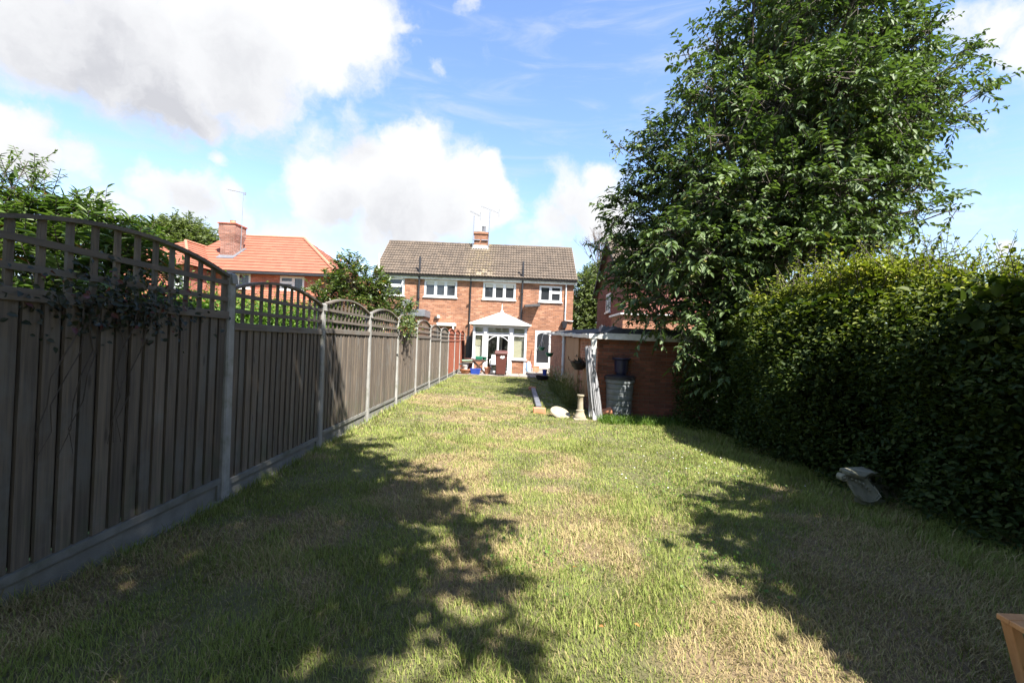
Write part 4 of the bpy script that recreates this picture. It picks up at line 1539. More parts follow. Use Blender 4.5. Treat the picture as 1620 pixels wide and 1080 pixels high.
    for k in range(10):
        cc = p.lerp(q, k / 10) + Vector((sh, 0, .0))
        el.tube([cc + Vector((0, -.13, 0)), cc + Vector((0, .13, 0))], .006, 4)
    el.box(q.x + sh - .05, q.x + sh + .03, cy - .03, cy + .03, q.z - .1, q.z + .06)
    el.build('elements', M_metal, a)


red_house()


def right_house():
    X, Ya, Yb = 5.45, 22.6, 29.6
    h = thing('gabled_house', 'dark red brick gabled house half hidden by the big tree', 'house', (X, Ya, 0))
    ez = 4.75
    ym, rz = (Ya + Yb) / 2, 7.6
    mb = MB()
    mb.poly([(X, Ya, -.1), (X, Yb, -.1), (X, Yb, ez), (X, ym, rz), (X, Ya, ez)])
    mb.poly([(X, Ya, -.1), (X + 8, Ya, -.1), (X + 8, Ya, ez), (X, Ya, ez)])
    mb.poly([(X, Yb, -.1), (X + 8, Yb, -.1), (X + 8, Yb, ez), (X, Yb, ez)])
    mb.poly([(X + 8, Ya, -.1), (X + 8, Yb, -.1), (X + 8, Yb, ez), (X + 8, ym, rz), (X + 8, Ya, ez)])
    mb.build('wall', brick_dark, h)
    rf = MB()
    for a in (Ya - .25, Yb + .25):
        rf.hexa([(X - .25, a, ez - .12), (X + 8.2, a, ez - .12), (X + 8.2, ym, rz + .03), (X - .25, ym, rz + .03),
                 (X - .25, a, ez), (X + 8.2, a, ez), (X + 8.2, ym, rz + .16), (X - .25, ym, rz + .16)])
    ro = rf.build('roof', M_tilebrown, h)
    for a in (Ya - .27, Yb + .27):
        MB().bar((X - .27, a, ez - .1), (X - .27, ym, rz + .05), .04, .22).build('barge_board', M_dark, ro)
    # window in the gable, frame in the X plane
    d = ray(963, 480)
    wy = X / d.x
    wz = CAM_H + d.z * wy
    w = MB()
    a, b, c, e = wy - .55, wy + .55, wz - .5, wz + .55
    for q in ((a, b, c, c + .09), (a, b, e - .09, e), (a, a + .1, c + .09, e - .09), (b - .1, b, c + .09, e - .09), ((a + b) / 2 - .05, (a + b) / 2 + .05, c + .09, e - .09)):
        w.box(X - .05, X - .002, q[0], q[1], q[2], q[3])
    wo = w.build('window', M_white, h)
    MB().box(X - .02, X - .003, a + .1, b - .1, c + .09, e - .09).build('pane', M_glassdark, wo)
    MB().box(X - .12, X - .002, a - .08, b + .08, c - .08, c - .001).build('sill', M_white, wo)
    # sunlit single storey extension
    ex = thing('brick_extension', 'sunlit orange brick single storey extension behind the shed roof', 'extension', (X + .3, 20.5, 0))
    MB().box(X - .55, X + 4.5, 20.3, Ya - .003, -.1, 2.95).build('wall', brick_house, ex)
    MB().box(X - .7, X + 4.6, 20.15, Ya - .004, 2.951, 3.03).build('roof_edge', M_whitedirty, ex, bevel=.01)


right_house()

# ================================================================== brick shed
SX, SY0, SY1 = 1.82, 9.62, 21.4
SXR = 4.3


def szr(y):
    """underside of the roof edge along the shed"""
    return 1.66 + (y - SY0) / (SY1 - SY0) * .34


def shed():
    s = thing('brick_shed', 'long low brick shed with flat black felt roof and white fascia', 'shed', (SX, SY0, 0))
    w = MB()
    t = .02
    zf, zb = szr(SY0) - .004, szr(SY1) - .004
    w.hexa([(SX, SY0, -.1), (SXR, SY0, -.1), (SXR, SY1, -.1), (SX, SY1, -.1), (SX, SY0, zf), (SXR, SY0, zf), (SXR, SY1, zb), (SX, SY1, zb)])
    wo = w.build('wall', brick_shed, s)
    # bricks of the near face, laid one by one
    b0 = MB().box(0, .213, -.012, .02, 0, .064).build('brick', M_brickpiece, wo, bevel=.004, origin=(0, 0, 0))
    bed = MB().box(SX + .001, SXR - .001, SY0 - .0045, SY0 - .0005, -.05, zf - .003).build('mortar_bed', M_mortar, wo)
    half = MB().box(0, .1, -.012, .02, 0, .064).build('half_brick', M_brickpiece, wo, bevel=.004, origin=(0, 0, 0))
    used = [False, False]
    off = wloc(wo)
    for r_ in range(22):
        z = .012 + r_ * .0755
        x = SX + .002
        k = 0
        while x < SX + 2.32:
            hb = (r_ % 2 == 1 and k == 0)
            src = half if hb else b0
            wdt = .1 if hb else .213
            i = 1 if hb else 0
            o = src if not used[i] else link(src.copy(), wo)
            used[i] = True
            o.location = Vector((x, SY0 - .004 - random.uniform(0, .004), z)) - off
            x += wdt + .011
            k += 1
    # roof: boards, fascia, felt
    ro = MB()
    a, b = SX - .12, SXR + .1
    y0, y1 = SY0 - .14, SY1 + .1
    za, zb_ = szr(y0), szr(y1)
    ro.hexa([(a, y0, za), (b, y0, za), (b, y1, zb_), (a, y1, zb_), (a, y0, za + .02), (b, y0, za + .02), (b, y1, zb_ + .02), (a, y1, zb_ + .02)])
    rf = ro.build('roof', M_felt, s)
    fe = MB()
    fe.hexa([(a + .25, y0 - .02, za + .105), (b, y0 - .02, za + .105), (b, y1, zb_ + .105), (a + .25, y1, zb_ + .105),
             (a + .45, y0 + .02, za + .215), (b, y0 + .02, za + .235), (b, y1, zb_ + .19), (a + .45, y1, zb_ + .17)])
    fe.hexa([(a + .02, y0 + .001, za + .021), (b, y0 + .001, za + .021), (b, y1, zb_ + .021), (a + .02, y1, zb_ + .021),
             (a + .05, y0 - .01, za + .104), (b, y0 - .01, za + .104), (b, y1, zb_ + .104), (a + .05, y1, zb_ + .104)])
    fe.build('felt_covering', M_felt, rf)
    MB().box(SX + .10, b - .02, y0 - .032, y0 - .002, za - .03, za + .10).build('fascia', M_whitedirty, rf)
    # uneven gutter down the long side
    gt = MB()
    N = 26
    for k in range(N):
        ya, yb = y0 - .03 + (y1 - y0) * k / N, y0 - .03 + (y1 - y0) * (k + 1) / N
        d = random.uniform(-.012, .012)
        for q, (r0, r1) in enumerate(((-.085, -.045), (-.0449, -.002))):
            pass
        z0_, z1_ = szr(ya) - .02 + d, szr(yb) - .02 + d
        gt.hexa([(a - .085, ya, z0_), (a - .001, ya, z0_), (a - .001, yb, z1_), (a - .085, yb, z1_),
                 (a - .10, ya, z0_ + .085 + d), (a - .001, ya, z0_ + .085), (a - .001, yb, z1_ + .085), (a - .10, yb, z1_ + .085 + d)])
    gt.build('gutter', M_whitedirty, rf)
    MB().box(a - .10, SX + .099, y0 - .04, y0 - .003, za - .025, za + .075).build('gutter_end', M_whitedirty, rf)
    # plywood side door and posts
    d0, d1 = 12.1, 15.0
    n = 3
    for k in range(n):
        ya, yb = d0 + (d1 - d0) * k / n, d0 + (d1 - d0) * (k + 1) / n
        MB().box(SX - .045, SX - .002, ya + .006, yb - .006, .03, szr(ya) - .05).build('plywood_panel', M_ply, s)
    MB().box(SX - .055, SX - .001, SY0 + .9, SY0 + 1.6, .3, .95).build('boarded_hatch', M_ply, s)
    pp = MB()
    pp.box(SX - .16, SX - .06, SY0 - .17, SY0 - .07, 0, szr(SY0) - .02)
    pp.build('corner_post', M_whitedirty, s, bevel=.006)
    pipe(s, [(SX - .10, 15.1, szr(15.1) - .02), (SX - .10, 15.1, .05)], .05, M_white, 'drainpipe')
    for y in (SY0 + .05, 15.1, 20.9):
        br = MB()
        br.bar((SX - .01, y, szr(y) - .22), (SX - .16, y, szr(y) - .03), .03, .03)
        br.build('gutter_bracket', M_white, s)
    # crumpled lead at the roof corner
    ld = MB()
    for k in range(7):
        x = SX + .15 + k * .06
        ld.hexa([(x, SY0 + .5, 1.80), (x + .07, SY0 + .5, 1.80), (x + .07, SY0 + .8, 1.82), (x, SY0 + .8, 1.82),
                 (x + .01, SY0 + .5, 1.90 + random.uniform(0, .06)), (x + .06, SY0 + .5, 1.90 + random.uniform(0, .06)), (x + .06, SY0 + .8, 1.92), (x + .01, SY0 + .8, 1.92)])
    ld.build('lead_capping', M_lead, rf)


shed()


# ------------------------------------------------------------------ things at the shed
def basket(px, py, Y, r, label, mat=M_greenpl, hang=True, plant=False):
    c = at(px, py, Y)
    b = thing('hanging_basket', label, 'hanging basket', c - Vector((0, 0, r * .8)), 'hanging baskets')
    MB().lathe([(0.0, -r * .85), (r * .5, -r * .8), (r * .85, -r * .35), (r, 0), (r * 1.06, .01), (r * 1.06, .03), (r * .95, .03), (r * .9, -.04), (0.0, -.05)], c, 20).build('bowl', mat, b, smooth=True)
    top = c + Vector((0, 0, r * 2.6))
    if hang:
        ch = MB()
        for k in range(3):
            t = 2 * math.pi * k / 3 + .4
            ch.tube([c + Vector((r * math.cos(t), r * math.sin(t), .02)), top], .005, 4)
        ch.build('chain', M_metal, b)
    if plant:
        n = 160
        P = np.array(c) + rng.normal(0, 1, (n, 3)) * np.array([r * .5, r * .5, r * .22]) + np.array([0, 0, r * .15])
        D = rng.normal(0, 1, (n, 3)) + np.array([0, 0, .4])
        v, q = leaf_geo(P, D, .05 + .05 * rng.random(n), .015 + .02 * rng.random(n))
        np_mesh('withered_plant', v, [q], L_ivy, b, {'rnd': np.repeat(rng.random(n), 6)}, kind='stuff')
    return top, b


t1, b1 = basket(857, 550, 20.6, .155, 'small green hanging basket in front of the glazed door')
t2, b2 = basket(869, 559, 18.2, .165, 'green hanging basket with hose end at the far shed corner')
for t_, b_ in ((t1, b1), (t2, b2)):
    z = szr(min(t_.y, SY1)) - .02
    MB().tube([t_, (t_.x + .05, t_.y, max(z, t_.z + .03)), (SX - .1, min(t_.y, SY1 - .2), max(z, t_.z + .03))], .010, 5).build('bracket', M_metal, b_)
t3, b3 = basket(916, 574, 10.9, .20, 'black wire basket with withered plant on the shed side wall', M_black, False, True)
MB().bar((t3.x, t3.y, at(916, 574, 10.9).z - .02), (SX + .005, t3.y, at(916, 574, 10.9).z - .02), .02, .02).build('bracket', M_black, b3)


def water_butt():
    p = onground(978, 660)
    b = thing('water_butt', 'grey green ribbed water butt with black lid at the shed wall', 'water butt', (p.x, p.y, 0))
    r = .285
    h = .80
    prof = [(r * .86, 0.0)]
    for k in range(6):
        z0 = .03 + k * .115
        prof += [(r * (.87 + .02 * k), z0), (r * (.885 + .02 * k), z0 + .012), (r * (.89 + .02 * k), z0 + .095), (r * (.872 + .02 * k), z0 + .107)]
    prof += [(r, .73), (r * 1.07, .735), (r * 1.07, .80), (r * .98, .80)]
    MB().lathe(prof, (p.x, p.y, 0), 36).build('barrel', M_butt, b, smooth=True)
    MB().lathe([(r * 1.12, .801), (r * 1.12, .86), (r * .95, .89), (0.0, .90)], (p.x, p.y, 0), 36).build('lid', M_black, b, smooth=True)
    MB().tube([(p.x - .05, p.y - r * .9, .14), (p.x - .05, p.y - r * 1.2, .14), (p.x - .05, p.y - r * 1.2, .09)], .018, 8).build('tap', M_black, b, smooth=True)
    q = thing('planter_bucket', 'dark navy bucket standing on the water butt lid', 'bucket', (p.x + .02, p.y, .905))
    MB().lathe([(.10, 0), (.145, .30), (.19, .33), (.19, .36), (.15, .36), (.13, .05), (0.0, .05)], (p.x + .02, p.y, .895), 24).build('bucket', M_navy, q, smooth=True)


water_butt()


def cane_bundle():
    base = onground(944, 664)
    top = at(931, 549, base.y + .02)
    b = thing('reed_roll', 'grey bundle of weathered canes leaning on the white shed post', 'cane bundle', (base.x, base.y, 0))
    mb = MB()
    axis = top - base
    for k in range(110):
        a, r_ = random.uniform(0, 6.283), .08 * math.sqrt(random.random())
        o = Vector((r_ * math.cos(a), r_ * math.sin(a), 0))
        s0 = random.uniform(.0, .35) if random.random() < .4 else 0.0
        s1 = random.uniform(.82, 1.02)
        sp = random.uniform(.7, 1.25)
        p0 = base + axis * s0 + o * sp * 1.25 + Vector((0, 0, .02))
        p1 = base + axis * s1 + o * .8
        pm = (p0 + p1) / 2 + o * .25 + Vector((random.uniform(-.01, .01), random.uniform(-.01, .01), 0))
        mb.tube([p0, pm, p1], random.uniform(.005, .011), 5)
    mb.build('canes', M_cane, b, smooth=True)['kind'] = 'stuff'
    MB().lathe([(.082, 0), (.082, .025)], base + axis * .75, 14).lathe([(.092, 0), (.092, .025)], base + axis * .4, 14).build('tie', M_cane, b, smooth=True)
    pl = thing('leaning_plank', 'dark upright plank beside the cane bundle', 'plank', (base.x - .06, base.y, 0))
    MB().hexa([(base.x - .10, base.y - .12, 0), (base.x - .03, base.y - .12, 0), (base.x - .03, base.y - .07, 0), (base.x - .10, base.y - .07, 0),
               (base.x - .09, base.y + .10, .8), (base.x - .02, base.y + .10, .8), (base.x - .02, base.y + .15, .8), (base.x - .09, base.y + .15, .8)]).build('plank', M_cane, pl)


cane_bundle()


def sundial():
    p = onground(917, 664)
    s = thing('stone_pedestal', 'cream stone baluster pedestal standing on the grass by the shed', 'pedestal', (p.x, p.y, 0))
    MB().box(p.x - .135, p.x + .135, p.y - .135, p.y + .135, -.03, .045).build('plinth', M_stone, s, bevel=.012)
    MB().lathe([(.118, .046), (.12, .07), (.10, .10), (.085, .14), (.075, .18), (.085, .19), (.062, .21), (.055, .34), (.05, .44), (.058, .46), (.072, .475), (.072, .50), (0.0, .50)],
               (p.x, p.y, 0), 16).build('shaft', M_stone, s, smooth=True)
    q = onground(886, 660)
    d = thing('stone_disc', 'round cream stone birdbath bowl lying tilted on the grass', 'stone disc', (q.x, q.y, 0))
    Mx = Matrix.Rotation(R(16), 3, 'Y') @ Matrix.Rotation(R(24), 3, 'X')
    MB().lathe([(0.0, -.05), (.14, -.045), (.20, -.02), (.215, .0), (.205, .018), (.17, .005), (.05, -.008), (0.0, -.01)], (q.x, q.y, .09), 28, Mx).build('bowl', M_stone, d, smooth=True)


sundial()


def small_finds():
    p = onground(960, 661)
    t = thing('broken_pot', 'rusty terracotta broken pot lying before the water butt', 'pot', (p.x, p.y, 0))
    MB().lathe([(.08, -.09), (.095, -.09), (.12, .09), (.105, .09), (.085, -.06), (0.0, -.06)], (p.x, p.y, .10), 16, Matrix.Rotation(R(80), 3, 'Y')).build('shell', M_terra, t, smooth=True)
    for (px, py, h, r, lab) in ((1033, 660, .34, .032, 'pale short upright post offcut on the slab by the shed'), (1041, 657, .42, .03, 'grey upright pipe offcut behind the pale one'),
                                (1025, 657, .45, .028, 'thin grey upright pipe offcut leaning on the shed wall')):
        q = onground(px, py)
        o = thing('post_offcut', lab, 'post', (q.x, q.y, .0))
        MB().lathe([(r * 1.15, 0.03), (r, .08), (r * .85, h), (r * .6, h + .004), (r * .6, h - .04), (0, h - .04)], (q.x, q.y, 0.0), 12).build('shaft', M_conc if px != 1025 else M_lead, o, smooth=True)
    q = onground(1020, 664)
    o = thing('stone_slab', 'flat grey stone slab on the ground along the shed wall', 'slab', (q.x, q.y, 0))
    MB().box(q.x - .5, q.x + .6, q.y - .02, q.y + .28, -.02, .045).build('slab', M_slab, o, bevel=.01)
    for i, (px, py, sx) in enumerate(((990, 665, .09), (1003, 663, .07), (975, 667, .06), (1010, 668, .05))):
        q = onground(px, py)
        o = MB()
        m_ = simple('rubble_%d' % i, ((.45, .40, .33), (.42, .20, .12), (.4, .38, .35), (.45, .24, .15))[i], None, 8, .9, .5, 40)
        pts = [(q.x + sx * math.cos(a) * random.uniform(.7, 1.1), q.y + .7 * sx * math.sin(a) * random.uniform(.7, 1.1), .0) for a in [6.283 * k / 7 for k in range(7)]]
        o.extrude(pts, (.01, .01, sx * .75))
        o = o.build('rubble_stone', m_, None, bevel=.012, origin=(q.x, q.y, 0))
        tag(o, ('cream rubble lump', 'red brick rubble lump', 'grey rubble lump', 'small orange rubble lump')[i] + ' on the grass before the shed', 'rubble')
    # lawn edging: brick, sleeper, brick
    for px, py, w, lab in ((842, 617, .23, 'orange edging brick at the far end of the dark sleeper'), (853, 653, .26, 'orange edging brick at the near end of the dark sleeper')):
        q = onground(px, py)
        o = MB().box(q.x - w / 2, q.x + w / 2, q.y - .06, q.y + .10, -.02, .11).build('edging_brick', M_terra, None, bevel=.008, origin=(q.x, q.y, 0))
        tag(o, lab, 'brick', 'edging bricks')
    a, b = onground(843, 616), onground(852, 646)
    o = MB().bar((a.x, a.y, .03), (b.x, b.y, .03), .13, .11).build('sleeper', M_lead, None, bevel=.008, origin=((a.x + b.x) / 2, (a.y + b.y) / 2, 0))
    tag(o, 'dark weathered timber sleeper edging the lawn by the shed', 'sleeper')
    # hose
    pts = [at(870, 591, 17.5), at(873, 592, 17.0), at(878, 598, 16.5), at(884, 606, 16.0), at(889, 611, 15.5), at(890, 616, 15.2)]
    pts = [Vector((SX - .16, p.y, p.z)) for p in pts] + [Vector((SX - .14, 15.2, .02))]
    o = MB().tube(pts, .018, 8).build('garden_hose', M_whitedirty, None, smooth=True, origin=pts[-1])
    tag(o, 'pale garden hose drooping along the shed side wall', 'hose')
    # black tub and blue pot on the terrace corner
    q = onground(858, 600, .04)
    o = thing('black_tub', 'shallow black tub at the terrace corner by the shed', 'tub', (q.x, q.y, .053))
    MB().lathe([(.24, 0), (.30, .14), (.32, .15), (.30, .15), (.25, .04), (0, .04)], (q.x, q.y, .05), 24).build('tub', M_black, o, smooth=True)
    q = onground(862, 594, .04)
    o = thing('plant_pot', 'small dark blue pot behind the black tub', 'pot', (q.x, q.y, .053))
    MB().lathe([(.08, 0), (.12, .26), (.135, .27), (.115, .27), (.09, .05), (0, .05)], (q.x, q.y + .2, .05), 20).build('pot', M_blue, o, smooth=True)


small_finds()


def scroll_stone():
    """fallen scroll shaped stone planter in the hedge shade"""
    Y = 4.55
    s = thing('stone_planter', 'mossy scrolled stone planter lying on its side under the hedge', 'planter', onground(1375, 797))
    f = [at(px, py, yy) for px, py, yy in ((1336, 750, 4.45), (1352, 748, 4.5), (1371, 755, 4.52), (1380, 768, 4.5), (1391, 784, 4.45), (1384, 791, 4.42),
                                           (1374, 793, 4.40), (1362, 790, 4.38), (1351, 781, 4.38), (1343, 766, 4.40))]
    off = Vector((.05, .13, .02))
    MB().extrude(f, off).build('front_panel', M_mossy, s, bevel=.006)
    rim = MB()
    lo = [f[k] + Vector((0, -.008, 0)) for k in (3, 4, 5, 6, 7, 8, 9)]
    rim.tube(lo, .011, 6)
    c = sum(f, Vector()) / len(f)
    rim.tube([c + (p - c) * .86 + Vector((0, -.012, 0)) for p in (f[4], f[5], f[6], f[7], f[8], f[9])], .006, 6)
    rim.build('border_moulding', M_mossy, s, smooth=True)
    v = at(1333, 754, 4.45)
    vo = MB()
    Mx = Matrix.Rotation(R(90), 3, 'X')
    vo.lathe([(.034, -.05), (.036, .0), (.036, .02), (.029, .028), (.026, .016), (.018, .016), (.016, .028), (.008, .032), (0, .032)], v, 20, Mx)
    vo.build('volute', M_mossy, s, smooth=True)
    top = [at(px, py, yy) for px, py, yy in ((1328, 739, 4.46), (1345, 747, 4.40), (1368, 754, 4.46), (1377, 748, 4.55), (1393, 750, 4.7), (1386, 744, 4.78), (1362, 737, 4.8))]
    MB().extrude(top, (.0, .01, -.035)).build('top_slab', M_mossy, s, bevel=.006)
    back = [at(px, py, yy) for px, py, yy in ((1372, 752, 4.75), (1393, 750, 4.85), (1421, 789, 4.75), (1414, 793, 4.62), (1400, 790, 4.6), (1391, 786, 4.6))]
    MB().extrude(back, (.02, .09, .0)).build('back_panel', M_mossy, s, bevel=.006)
    bot = [at(px, py, yy) for px, py, yy in ((1351, 784, 4.42), (1374, 795, 4.42), (1391, 788, 4.46), (1414, 793, 4.64), (1400, 795, 4.72), (1365, 786, 4.7))]
    MB().extrude(bot, (0, 0, -.05)).build('base_block', M_mossy, s, bevel=.006)
    MB().extrude([at(1345, 752, 4.55), at(1352, 778, 4.55), at(1364, 786, 4.72), at(1358, 745, 4.78)], (.02, .02, 0)).build('end_wall', M_mossy, s)
    orn = MB()
    for k, (px, py) in enumerate(((1345, 756), (1351, 759), (1357, 761), (1363, 764), (1369, 769), (1373, 774))):
        orn.lathe([(0, -.012), (.012, -.006), (.014, 0), (.012, .01), (0, .016)], at(px, py, 4.46) + Vector((0, -.015, 0)), 8, Mx)
    orn.build('carved_beads', M_mossy, s, smooth=True)


scroll_stone()


def wooden_frame():
    """low orange timber stool frame by the camera"""
    A = at(1579, 968, 2.02)
    x, y, h = A.x, A.y, A.z
    s = thing('timber_stool', 'orange pine stool frame with rails standing on the shaded grass', 'stool', (x + .3, y, 0))
    lg = [(x, y), (x + .62, y + .02), (x + .03, y - .40), (x + .65, y - .38)]
    for lx, ly in lg:
        sp = .10 if lx < x + .3 else -.06
        MB().hexa([(lx + sp, ly - .045, -.01), (lx + sp + .045, ly - .045, -.01), (lx + sp + .045, ly, -.01), (lx + sp, ly, -.01),
                   (lx, ly - .045, h - .0245), (lx + .045, ly - .045, h - .0245), (lx + .045, ly, h - .0245), (lx, ly, h - .0245)]).build('leg', M_pine, s, bevel=.003)
    for (ya) in (y, y - .40):
        MB().box(x - .012, x + .70, ya - .05, ya + .004, h - .024, h).build('top_rail', M_pine, s, bevel=.003)
    for xa in (x - .012, x + .644):
        MB().box(xa, xa + .06, y - .399, y - .051, h - .0245, h - .0005).build('end_rail', M_pine, s, bevel=.003)
    MB().box(x + .046, x + .62, y - .03, y - .012, h - .17, h - .13).build('cross_rail', M_pale, s, bevel=.002)
    MB().box(x + .076, x + .65, y - .43, y - .412, h - .17, h - .13).build('cross_rail', M_pale, s, bevel=.002)


wooden_frame()


# ------------------------------------------------------------------ things on the terrace
def wheelie_bin():
    p = onground(790, 598, .05)
    x, y = p.x, 20.2
    b = thing('wheelie_bin', 'dark brown wheelie bin with a white sticker on the terrace', 'bin', (x, y, .053))
    z = .053
    MB().hexa([(x - .20, y - .22, z + .04), (x + .20, y - .22, z + .04), (x + .20, y + .22, z + .04), (x - .20, y + .22, z + .04),
               (x - .26, y - .30, z + .96), (x + .26, y - .30, z + .96), (x + .26, y + .30, z + .96), (x - .26, y + .30, z + .96)]).build('body', M_bin, b, bevel=.02)
    ld = MB()
    ld.hexa([(x - .30, y - .35, z + .961), (x + .30, y - .35, z + .961), (x + .30, y + .33, z + .961), (x - .30, y + .33, z + .961),
             (x - .27, y - .31, z + 1.03), (x + .27, y - .31, z + 1.03), (x + .27, y + .33, z + 1.09), (x - .27, y + .33, z + 1.09)])
    ld.build('lid', M_bin, b, bevel=.02)
    MB().tube([(x - .24, y + .36, z + 1.0), (x + .24, y + .36, z + 1.0)], .016, 8).build('handle', M_bin, b, smooth=True)
    MB().box(x - .28, x + .28, y - .325, y + .32, z + .90, z + .958).build('rim', M_bin, b, bevel=.008)
    for s in (-1, 1):
        MB().tube([(x + s * .20, y + .24, z + .1), (x + s * .25, y + .24, z + .1)], .10, 16).build('wheel', M_black, b, smooth=True)
    st = MB()
    cx, cz = x + .07, z + .80
    yf = lambda zz: y - .22 - .08 * (zz - z - .04) / .92 - .004
    pts = []
    for a, r_ in ((90, .05), (60, .10), (30, .11), (0, .085), (-30, .08), (-60, .07), (-90, .085), (-120, .07), (-150, .10), (180, .12), (150, .10), (120, .09)):
        px, pz = cx + r_ * math.cos(R(a)), cz + r_ * .85 * math.sin(R(a))
        pts.append((px, yf(pz), pz))
    st.extrude(pts, (0, -.004, 0))
    st.build('sticker', M_white, b)
    MB().box(x - .02, x + .16, yf(z + .6) - .002, yf(z + .6) + .02, z + .62, z + .635).build('moulded_rib', M_bin, b)


wheelie_bin()


def terrace_things():
    zt = .055

    def pos(px, py, Y):
        q = at(px, py, Y)
        return q.x, Y

    def lathe_thing(name, label, cat, px, Y, prof, mat, part, z=zt, n=20, group=None, soil=None):
        x, y = pos(px, 590, Y)
        o = thing(name, label, cat, (x, y, z), group)
        MB().lathe(prof, (x, y, z), n).build(part, mat, o, smooth=True)
        if soil:
            MB().lathe([(soil[0], soil[1] - .02), (soil[0] * .7, soil[1]), (0, soil[1] + .01)], (x, y, z), n).build('soil', M_soil, o, smooth=True)
        return x, y
    x, y = lathe_thing('terracotta_bowl', 'wide terracotta bowl at the foot of the red fence panels', 'bowl', 736, 20.15,
                       [(.14, 0), (.22, .10), (.25, .17), (.265, .18), (.265, .21), (.24, .21), (.2, .1), (0, .08)], M_terra, 'bowl', soil=(.235, .19))
    o = thing('white_flowerpot', 'white flowerpot standing in the terracotta bowl', 'pot', (x - .02, y, zt + .19))
    MB().lathe([(.10, 0), (.14, .16), (.15, .17), (.15, .20), (.13, .20), (.11, .05), (0, .05)], (x - .02, y, zt + .19), 18).build('pot', M_white, o, smooth=True)
    for k, (dx, dz, m_, lab) in enumerate(((-.06, .41, M_lead, 'grey seed tray tilted on the white flowerpot'), (.06, .49, M_stone, 'cream seed tray lying on the grey one'), (.07, .56, M_palegreen, 'pale green seed tray on top of the pile'))):
        o = thing('seed_tray', lab, 'tray', (x + dx, y, zt + dz), 'piled seed trays')
        a = (.12, -.10, .05)[k]
        cx, cy, cz = x + dx, y, zt + dz
        u = Vector((math.cos(a), 0, math.sin(a)))
        w = Vector((0, 1, 0))
        n_ = Vector((-math.sin(a), 0, math.cos(a)))
        C = Vector((cx, cy, cz))
        pts = [C + u * sx * .2 + w * sy * .14 for sx, sy in ((-1, -1), (1, -1), (1, 1), (-1, 1))]
        pt2 = [C + n_ * .06 + u * sx * .23 + w * sy * .17 for sx, sy in ((-1, -1), (1, -1), (1, 1), (-1, 1))]
        MB().hexa(pts + pt2).build('tray', m_, o, bevel=.008)
    x, y = pos(752, 590, 20.15)
    o = thing('blue_trough', 'glossy dark blue trough on the terrace edge', 'trough', (x, y, zt))
    MB().hexa([(x - .19, y - .11, zt), (x + .19, y - .11, zt), (x + .19, y + .11, zt), (x - .19, y + .11, zt),
               (x - .23, y - .14, zt + .22), (x + .23, y - .14, zt + .22), (x + .23, y + .14, zt + .22), (x - .23, y + .14, zt + .22)]).build('trough', M_blue, o, bevel=.015)
    MB().box(x - .24, x + .24, y - .15, y + .15, zt + .2201, zt + .25).build('rim', M_blue, o, bevel=.01)
    # table with crossed legs
    x, y = pos(757, 575, 20.75)
    tb = thing('garden_table', 'dark slatted garden table with crossed legs on the terrace', 'table', (x, y, zt))
    ht = .62
    for k in range(6):
        yy = y - .30 + k * .105
        MB().box(x - .42, x + .38, yy, yy + .09, zt + ht - .03, zt + ht).build('table_slat', M_rust, tb)
    for yy in (y - .24, y + .24):
        for s in (-1, 1):
            MB().bar((x - s * .34, yy + s * .014, zt), (x + s * .30, yy + s * .014, zt + ht - .031), .028, .045).build('leg', M_rust, tb)
    MB().box(x - .36, x + .32, y - .33, y + .33, zt + ht - .075, zt + ht - .0301).build('apron', M_rust, tb)
    for px, r_, lab, n_ in ((758, .19, 'larger green trough on the garden table', 4), (770, .11, 'smaller green pot on the garden table', 20)):
        q, yq = pos(px, 563, 20.75)
        q = min(max(q, x - .3), x + .27)
        o = thing('green_planter', lab, 'planter', (q, yq, zt + ht), 'green planters')
        if n_ == 4:
            zz = zt + ht
            MB().hexa([(q - .14, yq - .08, zz), (q + .14, yq - .08, zz), (q + .14, yq + .08, zz), (q - .14, yq + .08, zz),
                       (q - .18, yq - .11, zz + .15), (q + .18, yq - .11, zz + .15), (q + .18, yq + .11, zz + .15), (q - .18, yq + .11, zz + .15)]).build('trough', M_greenpl, o, bevel=.012)
        else:
            MB().lathe([(r_ * .7, 0), (r_, .13), (r_ * 1.1, .14), (r_ * .9, .14), (r_ * .7, .04), (0, .04)], (q, yq, zt + ht), 20).build('pot', M_greenpl, o, smooth=True)
    # white plastic chair
    x, y = pos(783, 575, 20.95)
    c = thing('plastic_chair', 'white plastic garden chair between the table and the bin', 'chair', (x, y, zt))
    MB().box(x - .22, x + .22, y - .22, y + .22, zt + .40, zt + .43).build('seat', M_white, c, bevel=.012)
    MB().hexa([(x - .20, y + .19, zt + .431), (x + .20, y + .19, zt + .431), (x + .20, y + .23, zt + .431), (x - .20, y + .23, zt + .431),
               (x - .18, y + .31, zt + .86), (x + .18, y + .31, zt + .86), (x + .18, y + .34, zt + .86), (x - .18, y + .34, zt + .86)]).build('backrest', M_white, c, bevel=.012)
    for sx in (-1, 1):
        for sy in (-1, 1):
            MB().bar((x + sx * .22, y + sy * .23, zt), (x + sx * .18, y + sy * .19, zt + .401), .035, .035, up=(0, 1, 0)).build('leg', M_white, c)
        MB().bar((x + sx * .23, y - .2, zt + .62), (x + sx * .21, y + .27, zt + .66), .045, .025).build('armrest', M_white, c)
        MB().bar((x + sx * .23, y - .19, zt + .41), (x + sx * .23, y - .19, zt + .61), .03, .03, up=(0, 1, 0)).build('arm_post', M_white, c)
    # terracotta pot leaning and tall pot by the fence
    lathe_thing('terracotta_pot', 'terracotta pot under the table beside the bin', 'pot', 771, 20.5,
                [(.10, 0), (.15, .26), (.17, .27), (.17, .32), (.15, .32), (.12, .06), (0, .06)], M_terra, 'pot', soil=(.145, .28))
